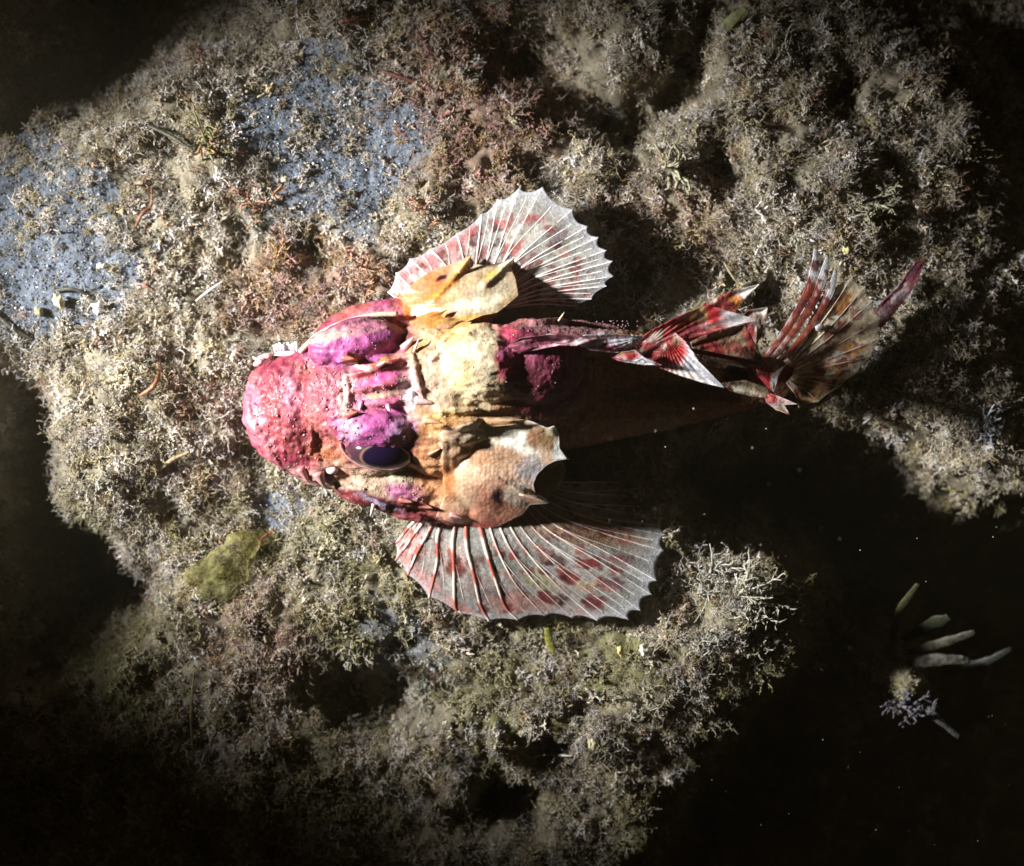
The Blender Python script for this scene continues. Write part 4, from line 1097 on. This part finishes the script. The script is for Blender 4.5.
tuft(280, 262, 24, 6, (.40, .26, .10), 8, 'orange brown algae tuft up and left of the fish eye', G, 1.1, (0, 0), .8, mix=PNK)
tuft(372, 270, 30, 7, (.42, .27, .16), 9, 'feathery tan algae tuft touching the front of the upper pectoral fin', G, 1.0, (-.2, -.5), .6, mix=RUST)
tuft(430, 205, 22, 6, RUST, 10, 'rust coloured algae tuft above the upper pectoral fin', G, 1.0, (0, 0), .8, mix=PNK)
tuft(455, 165, 20, 6, PNK, 11, 'pinkish algae tuft in the red turf above the fish', G, 1.0, (0, 0), .9)
tuft(120, 355, 20, 7, PALE, 12, 'pale curly algae tuft above the dark hollow at the left edge', G, 1.4, (-.3, 0), .9)
tuft(95, 480, 24, 7, PALE, 13, 'fuzzy grey algae tuft on the left rim above the black hollow', G, 1.2, (-.5, .2), .8)
tuft(168, 600, 22, 6, PALE, 14, 'thin grey algae sprigs on the rim below the yellow algae', G, 1.0, (-.6, .4), .6)
tuft(305, 700, 22, 7, (.36, .33, .18), 15, 'yellowish algae tuft left of the dark hollow under the lower fin', G, 1.2, (0, 0), .8)
tuft(352, 655, 20, 5, PALE, 16, 'pale curled algae sprig above the dark hollow under the lower fin', G, 1.3, (.3, 0), .6)
tuft(600, 745, 30, 9, (.34, .31, .20), 17, 'soft brown feathery algae mound below the lower pectoral fin', G, .8, (0, 0), .9)
tuft(640, 705, 26, 8, (.38, .35, .25), 18, 'tan feathery algae tuft beside the mound of brown algae', G, .9, (.4, 0), .8)
tuft(672, 165, 34, 5, (.40, .38, .26), 19, 'pale yellow-green algae branch above the tail fin between dark hollows', G, 1.9, (-.4, -.5), .4)
tuft(740, 120, 34, 6, KHA, 20, 'tall khaki algae tuft among the turf at upper right', G, 1.3, (.2, -.6), .5)
tuft(785, 60, 34, 4, (.36, .35, .28), 21, 'thin pale algae stems against the dark at upper right', G, 1.1, (.3, -.8), .4, depth=1)
tuft(868, 205, 30, 8, (.34, .32, .22), 22, 'knotted khaki algae tuft near the right rim above the tail', G, 1.6, (.6, 0), .7)
tuft(600, 215, 22, 6, KHA, 23, 'short khaki tuft right beside the tips of the upper pectoral fin', G, 1.5, (0, 0), .8)
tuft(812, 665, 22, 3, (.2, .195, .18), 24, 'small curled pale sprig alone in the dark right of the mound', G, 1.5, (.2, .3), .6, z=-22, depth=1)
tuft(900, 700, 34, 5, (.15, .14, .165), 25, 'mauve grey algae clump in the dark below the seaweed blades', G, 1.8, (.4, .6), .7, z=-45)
tuft(990, 425, 26, 6, (.34, .36, .40), 26, 'grey blue algae clump in the dark at the right edge of the view', G, 1.8, (0, 0), .9)
tuft(415, 625, 16, 6, (.42, .42, .40), 27, 'whitish fuzzy algae tuft just under the banded rays of the lower fin', G, 1.1, (0, 0), .9)
tuft(430, 690, 26, 7, (.40, .40, .33), 28, 'grey algae tuft on the right bank of the dark hollow', G, 1.2, (0, 0), .8)


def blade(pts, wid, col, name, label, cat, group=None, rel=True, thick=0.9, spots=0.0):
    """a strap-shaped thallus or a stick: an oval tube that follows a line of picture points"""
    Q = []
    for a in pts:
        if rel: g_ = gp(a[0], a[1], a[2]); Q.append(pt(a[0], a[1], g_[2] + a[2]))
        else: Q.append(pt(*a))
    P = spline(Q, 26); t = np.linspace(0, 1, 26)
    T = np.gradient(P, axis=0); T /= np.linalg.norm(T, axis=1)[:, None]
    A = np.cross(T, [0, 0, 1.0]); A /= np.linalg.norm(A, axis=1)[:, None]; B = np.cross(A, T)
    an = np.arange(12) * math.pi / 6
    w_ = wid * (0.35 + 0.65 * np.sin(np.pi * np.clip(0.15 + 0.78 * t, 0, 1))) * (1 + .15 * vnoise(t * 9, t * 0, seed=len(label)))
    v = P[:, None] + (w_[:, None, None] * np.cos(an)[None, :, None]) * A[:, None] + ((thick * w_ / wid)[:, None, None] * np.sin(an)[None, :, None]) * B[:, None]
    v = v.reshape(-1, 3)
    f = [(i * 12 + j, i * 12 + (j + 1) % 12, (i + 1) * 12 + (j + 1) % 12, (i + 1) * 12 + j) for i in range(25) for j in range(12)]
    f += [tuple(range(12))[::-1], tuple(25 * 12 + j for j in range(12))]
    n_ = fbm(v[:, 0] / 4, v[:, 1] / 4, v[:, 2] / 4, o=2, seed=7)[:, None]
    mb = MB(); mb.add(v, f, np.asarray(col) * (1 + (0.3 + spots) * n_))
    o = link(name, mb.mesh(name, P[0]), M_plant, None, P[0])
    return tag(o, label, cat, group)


GB = 'seaweed blades rising from the dark drop'  # blade colours darkened to stand in for the dim light down here
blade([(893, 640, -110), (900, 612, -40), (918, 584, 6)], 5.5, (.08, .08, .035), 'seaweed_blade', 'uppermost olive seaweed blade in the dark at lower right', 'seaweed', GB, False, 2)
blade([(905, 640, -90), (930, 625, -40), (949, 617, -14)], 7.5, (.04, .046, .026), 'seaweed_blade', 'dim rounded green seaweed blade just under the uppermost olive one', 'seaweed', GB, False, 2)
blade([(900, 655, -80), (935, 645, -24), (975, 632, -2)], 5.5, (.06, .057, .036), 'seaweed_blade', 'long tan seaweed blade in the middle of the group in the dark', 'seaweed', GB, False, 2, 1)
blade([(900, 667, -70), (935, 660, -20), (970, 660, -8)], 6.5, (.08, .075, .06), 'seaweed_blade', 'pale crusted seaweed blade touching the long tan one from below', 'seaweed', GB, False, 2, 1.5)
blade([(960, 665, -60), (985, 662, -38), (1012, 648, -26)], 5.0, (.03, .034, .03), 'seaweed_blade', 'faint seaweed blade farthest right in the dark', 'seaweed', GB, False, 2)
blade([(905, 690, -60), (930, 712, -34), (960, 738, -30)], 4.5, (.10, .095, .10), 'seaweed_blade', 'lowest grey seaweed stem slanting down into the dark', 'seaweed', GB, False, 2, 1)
blade([(712, 42, 4), (730, 22, 16), (746, 8, 24)], 6, (.20, .22, .08), 'seaweed_blade', 'olive seaweed blade at the top edge right of centre', 'seaweed', None, True, 1.4)
blade([(553, 656, 6), (549, 640, 12), (547, 628, 18)], 4.2, (.30, .29, .07), 'seaweed_blade', 'small bright yellow-green leaf just below the lower pectoral fin', 'seaweed', None, True, 1.0)
blade([(149, 126, 8), (172, 137, 13), (195, 152, 8)], 2.2, (.06, .055, .03), 'stick', 'dark short stick beside the olive algae tuft at upper left', 'stick', None, True, 1.8)
blade([(52, 291, 5), (72, 289, 7), (89, 296, 5)], 1.8, (.07, .07, .05), 'stick', 'thin dark stick leaning on the yellow-white shell chip', 'stick', None, True, 1.4)
blade([(-6, 312, 5), (12, 328, 7), (34, 340, 4)], 2.4, (.06, .055, .04), 'stick', 'dark stick at the left edge above the black hollow', 'stick', None, True, 1.8)
blade([(196, 301, 9), (210, 290, 12), (223, 281, 9)], 1.4, (.55, .52, .42), 'straw', 'pale straw lying on the turf left of the fish', 'straw', None, True, 1.2)
blade([(530, 758, 9), (548, 755, 12), (572, 756, 9)], 1.5, (.55, .53, .45), 'straw', 'pale straight straw under the brown algae mound', 'straw', None, True, 1.3)
blade([(724, 262, 14), (731, 274, 16), (740, 286, 14)], 1.2, (.34, .29, .15), 'straw', 'thin tan straw reaching down to the dorsal fin tip', 'straw', None, True, 1.1)
blade([(752, 279, 12), (754, 296, 14), (755, 315, 10)], 1.4, (.26, .22, .11), 'straw', 'thin brown straw between dorsal fin tip and upright tail rays', 'straw', None, True, 1.2)
blade([(194, 672, 9), (191, 715, 12), (193, 752, 9)], 1.4, (.20, .17, .08), 'straw', 'long brown straw standing in the dim turf at lower left', 'straw', None, True, 1.2)
blade([(135, 228, 5), (142, 214, 8), (151, 205, 6), (152, 186, 8)], 2.0, (.20, .08, .04), 'red_twig', 'red brown twig on the sand patch at the left', 'twig', None, True, 1.7)
blade([(136, 283, 5), (146, 286, 7), (156, 293, 4)], 1.4, (.34, .15, .13), 'red_twig', 'short pink twig between sand and turf left of the fish', 'twig', None, True, 1.3)
blade([(140, 396, 9), (155, 384, 12), (160, 362, 9)], 2.2, (.26, .11, .05), 'red_twig', 'orange red twig above the fuzzy rim at the left', 'twig', None, True, 2.0)
blade([(160, 470, 9), (172, 460, 12), (190, 452, 9)], 2.2, (.34, .25, .14), 'red_twig', 'tan twig lying on the turf left of the fish snout', 'twig', None, True, 1.8)
blade([(256, 546, 12), (264, 537, 15), (274, 530, 10)], 1.4, (.50, .14, .08), 'red_twig', 'tiny red twig at the upper tip of the yellow algae', 'twig', None, True, 1.2)
blade([(382, 71, 8), (402, 78, 11), (420, 84, 8), (434, 90, 8)], 2.2, (.14, .05, .035), 'red_twig', 'dark red twig in the red turf at the top', 'twig', None, True, 1.8)
blade([(340, 22, 8), (355, 19, 12), (366, 18, 8)], 2.0, (.26, .08, .05), 'red_twig', 'dark red twig at the top edge above the upper sand patch', 'twig', None, True, 1.8)


def stone(px, py, r3, col, name, label, cat, rot=0.0, lift=0.3, seed=1, group=None):
    g = gp(px, py); mb = MB()
    mb.blob(g + np.array([0, 0, r3[2] * lift + 2]), r3, col, 3, .0, rot, seed)
    v = mb.v[0]; c0 = v.mean(0)
    d = v - c0; v -= d * np.clip(0.9 * worley(d[:, 0] / (1.1 * r3[0]) + seed, d[:, 1] / (1.1 * r3[1]) + d[:, 2] / 9, seed)[0] - .2, 0, .5)[:, None]; v += d * (0.5 * fbm(v[:, 0] / 4 + seed, v[:, 1] / 4, v[:, 2] / 4, o=2, seed=seed))[:, None]
    mb.c[0][:, :3] *= (1 + .25 * fbm(v[:, 0] / 3, v[:, 1] / 3, v[:, 2] / 3, o=2, seed=seed + 2))[:, None]
    return tag(link(name, mb.mesh(name, g), M_stone, None, g), label, cat, group)


stone(61, 302, (5.5, 8.5, 5), (.68, .60, .30), 'shell_chip', 'yellow-white angular shell chip on the left sand patch under a dark stick', 'shell', .5, 1.0, 3)
stone(99, 308, (6.5, 6.5, 5), (.72, .71, .70), 'pebble', 'bright white pebble right of the yellow-white shell chip', 'pebble', .2, 1.0, 4)
stone(40, 312, (5, 6, 4), (.26, .23, .13), 'pebble', 'dull ochre pebble left of the shell chip on the left sand', 'pebble', .2, .9, 5)
stone(643, 648, (7, 6, 6), (.64, .61, .52), 'pebble', 'cream pebble below the tips of the lower pectoral fin', 'pebble', .3, 1.8, 6)
stone(619, 650, (2.6, 6, 3), (.55, .46, .18), 'pebble', 'narrow yellow pebble left of the cream pebble', 'pebble', .1, 2.6, 7)
stone(591, 741, (4, 6.5, 4), (.64, .58, .36), 'pebble', 'oval ivory pebble on the brown algae mound near the bottom', 'pebble', .2, 2.6, 8)
stone(445, 721, (3, 3, 3), (.62, .58, .44), 'pebble', 'small round ivory pebble on the bank right of the dark hollow', 'pebble', .2, 2.6, 9)
stone(843, 250, (4.5, 7, 4), (.70, .62, .30), 'pebble', 'yellow-white pebble behind the upright tail rays', 'pebble', .1, 2.0, 10)
stone(122, 212, (3, 3, 2.4), (.58, .47, .2), 'pebble', 'small ochre pebble at the top of the left sand patch', 'pebble', .1, .8, 11)
stone(286, 181, (4.5, 4.5, 3.5), (.55, .52, .34), 'pebble', 'small cream pebble at the left edge of the upper sand patch', 'pebble', .1, 1.6, 12)
stone(103, 266, (5, 4, 3), (.62, .58, .52), 'pebble', 'small greyish white pebble above the bright white pebble', 'pebble', .3, 1.0, 13)

# soft yellow alga: fused lobes
g0 = gp(232, 560, 20)
lobes = MB(); r = np.random.default_rng(12)
for (a, b, c_, q) in [(258, 538, 20, 12), (242, 545, 24, 17), (228, 560, 22, 20), (212, 572, 18, 18), (198, 575, 14, 13), (270, 536, 16, 9), (222, 588, 14, 15), (236, 575, 18, 14), (208, 590, 10, 12)]:
    z_ = gz(a, b); lobes.blob(pt(a, b, z_ + c_ * .55), (q, q * .85, q * .6), (1, 1, 1), 3, 0)
lm = lobes.mesh('yellow_algae'); lo_ = bpy.data.objects.new('tmp', lm); C.objects.link(lo_)
rm = lo_.modifiers.new('r', 'REMESH'); rm.mode = 'VOXEL'; rm.voxel_size = 1.6 * S
sm = lo_.modifiers.new('s', 'SMOOTH'); sm.iterations = 10
dg = bpy.context.evaluated_depsgraph_get(); lm2 = bpy.data.meshes.new_from_object(lo_.evaluated_get(dg), depsgraph=dg); bpy.data.objects.remove(lo_)
n_ = len(lm2.vertices); v = np.empty(n_ * 3); lm2.vertices.foreach_get('co', v); v = v.reshape(-1, 3) / S
nn = np.empty(n_ * 3); lm2.vertices.foreach_get('normal', nn); nn = nn.reshape(-1, 3)
v = v + nn * (4.0 * fbm(v[:, 0] / 10, v[:, 1] / 10, v[:, 2] / 10, o=3, seed=5) + 1.2 * fbm(v[:, 0] / 3, v[:, 1] / 3, v[:, 2] / 3, o=2, seed=6))[:, None]
lm2.vertices.foreach_set('co', ((v - g0) * S).ravel())
for a_ in list(lm2.color_attributes): lm2.color_attributes.remove(a_)
a_ = lm2.color_attributes.new('col', 'FLOAT_COLOR', 'POINT')
k = fbm(v[:, 0] / 8, v[:, 1] / 8, v[:, 2] / 8, o=3, seed=8)[:, None]
a_.data.foreach_set('color', np.hstack([np.clip(np.array([.40, .38, .15]) * (1 + .4 * k), 0, 1), np.clip(.2 + .6 * k, .02, .5)]).astype(np.float32).ravel())
lm2.polygons.foreach_set('use_smooth', [True] * len(lm2.polygons)); lm2.materials.clear(); lm2.name = 'yellow_algae'
tag(link('yellow_algae', lm2, M_jelly, None, g0), 'soft yellow-green slimy algae lump on the turf below left of the fish snout', 'algae')

tuft(246, 548, 15, 90, (.36, .34, .11), 40, 'fine yellow-green hairs growing over the soft yellow algae', None, .45, (0, 0), 1.1, name='filament_tuft', depth=1)
tuft(214, 575, 16, 90, (.34, .32, .12), 41, 'fine olive hairs at the lower left end of the soft yellow algae', None, .45, (0, 0), 1.1, name='filament_tuft', depth=1)

# ------------------------------------------------------------------ faintly turbid water
hz = bmesh.new(); bmesh.ops.create_cube(hz, size=1.0)
hm = bpy.data.meshes.new('haze'); hz.to_mesh(hm); hz.free()
zt, zb_ = (H + 120) * S, -0.16 - 1.0
ho = bpy.data.objects.new('haze', hm); C.objects.link(ho)
ho.scale = (5.2, 5.2, zt - zb_); ho.location = (0.2, -0.2, (zt + zb_) / 2)
hmat = bpy.data.materials.new('turbid_water'); hmat.use_nodes = True
nt = hmat.node_tree; nt.nodes.remove(nt.nodes['Principled BSDF'])
pv = nt.nodes.new('ShaderNodeVolumePrincipled'); pv.inputs['Color'].default_value = (.74, .66, .46, 1); pv.inputs['Density'].default_value = 0.065
nt.links.new(pv.outputs[0], nt.nodes['Material Output'].inputs['Volume'])
hm.materials.append(hmat); tag(ho, kind='stuff')
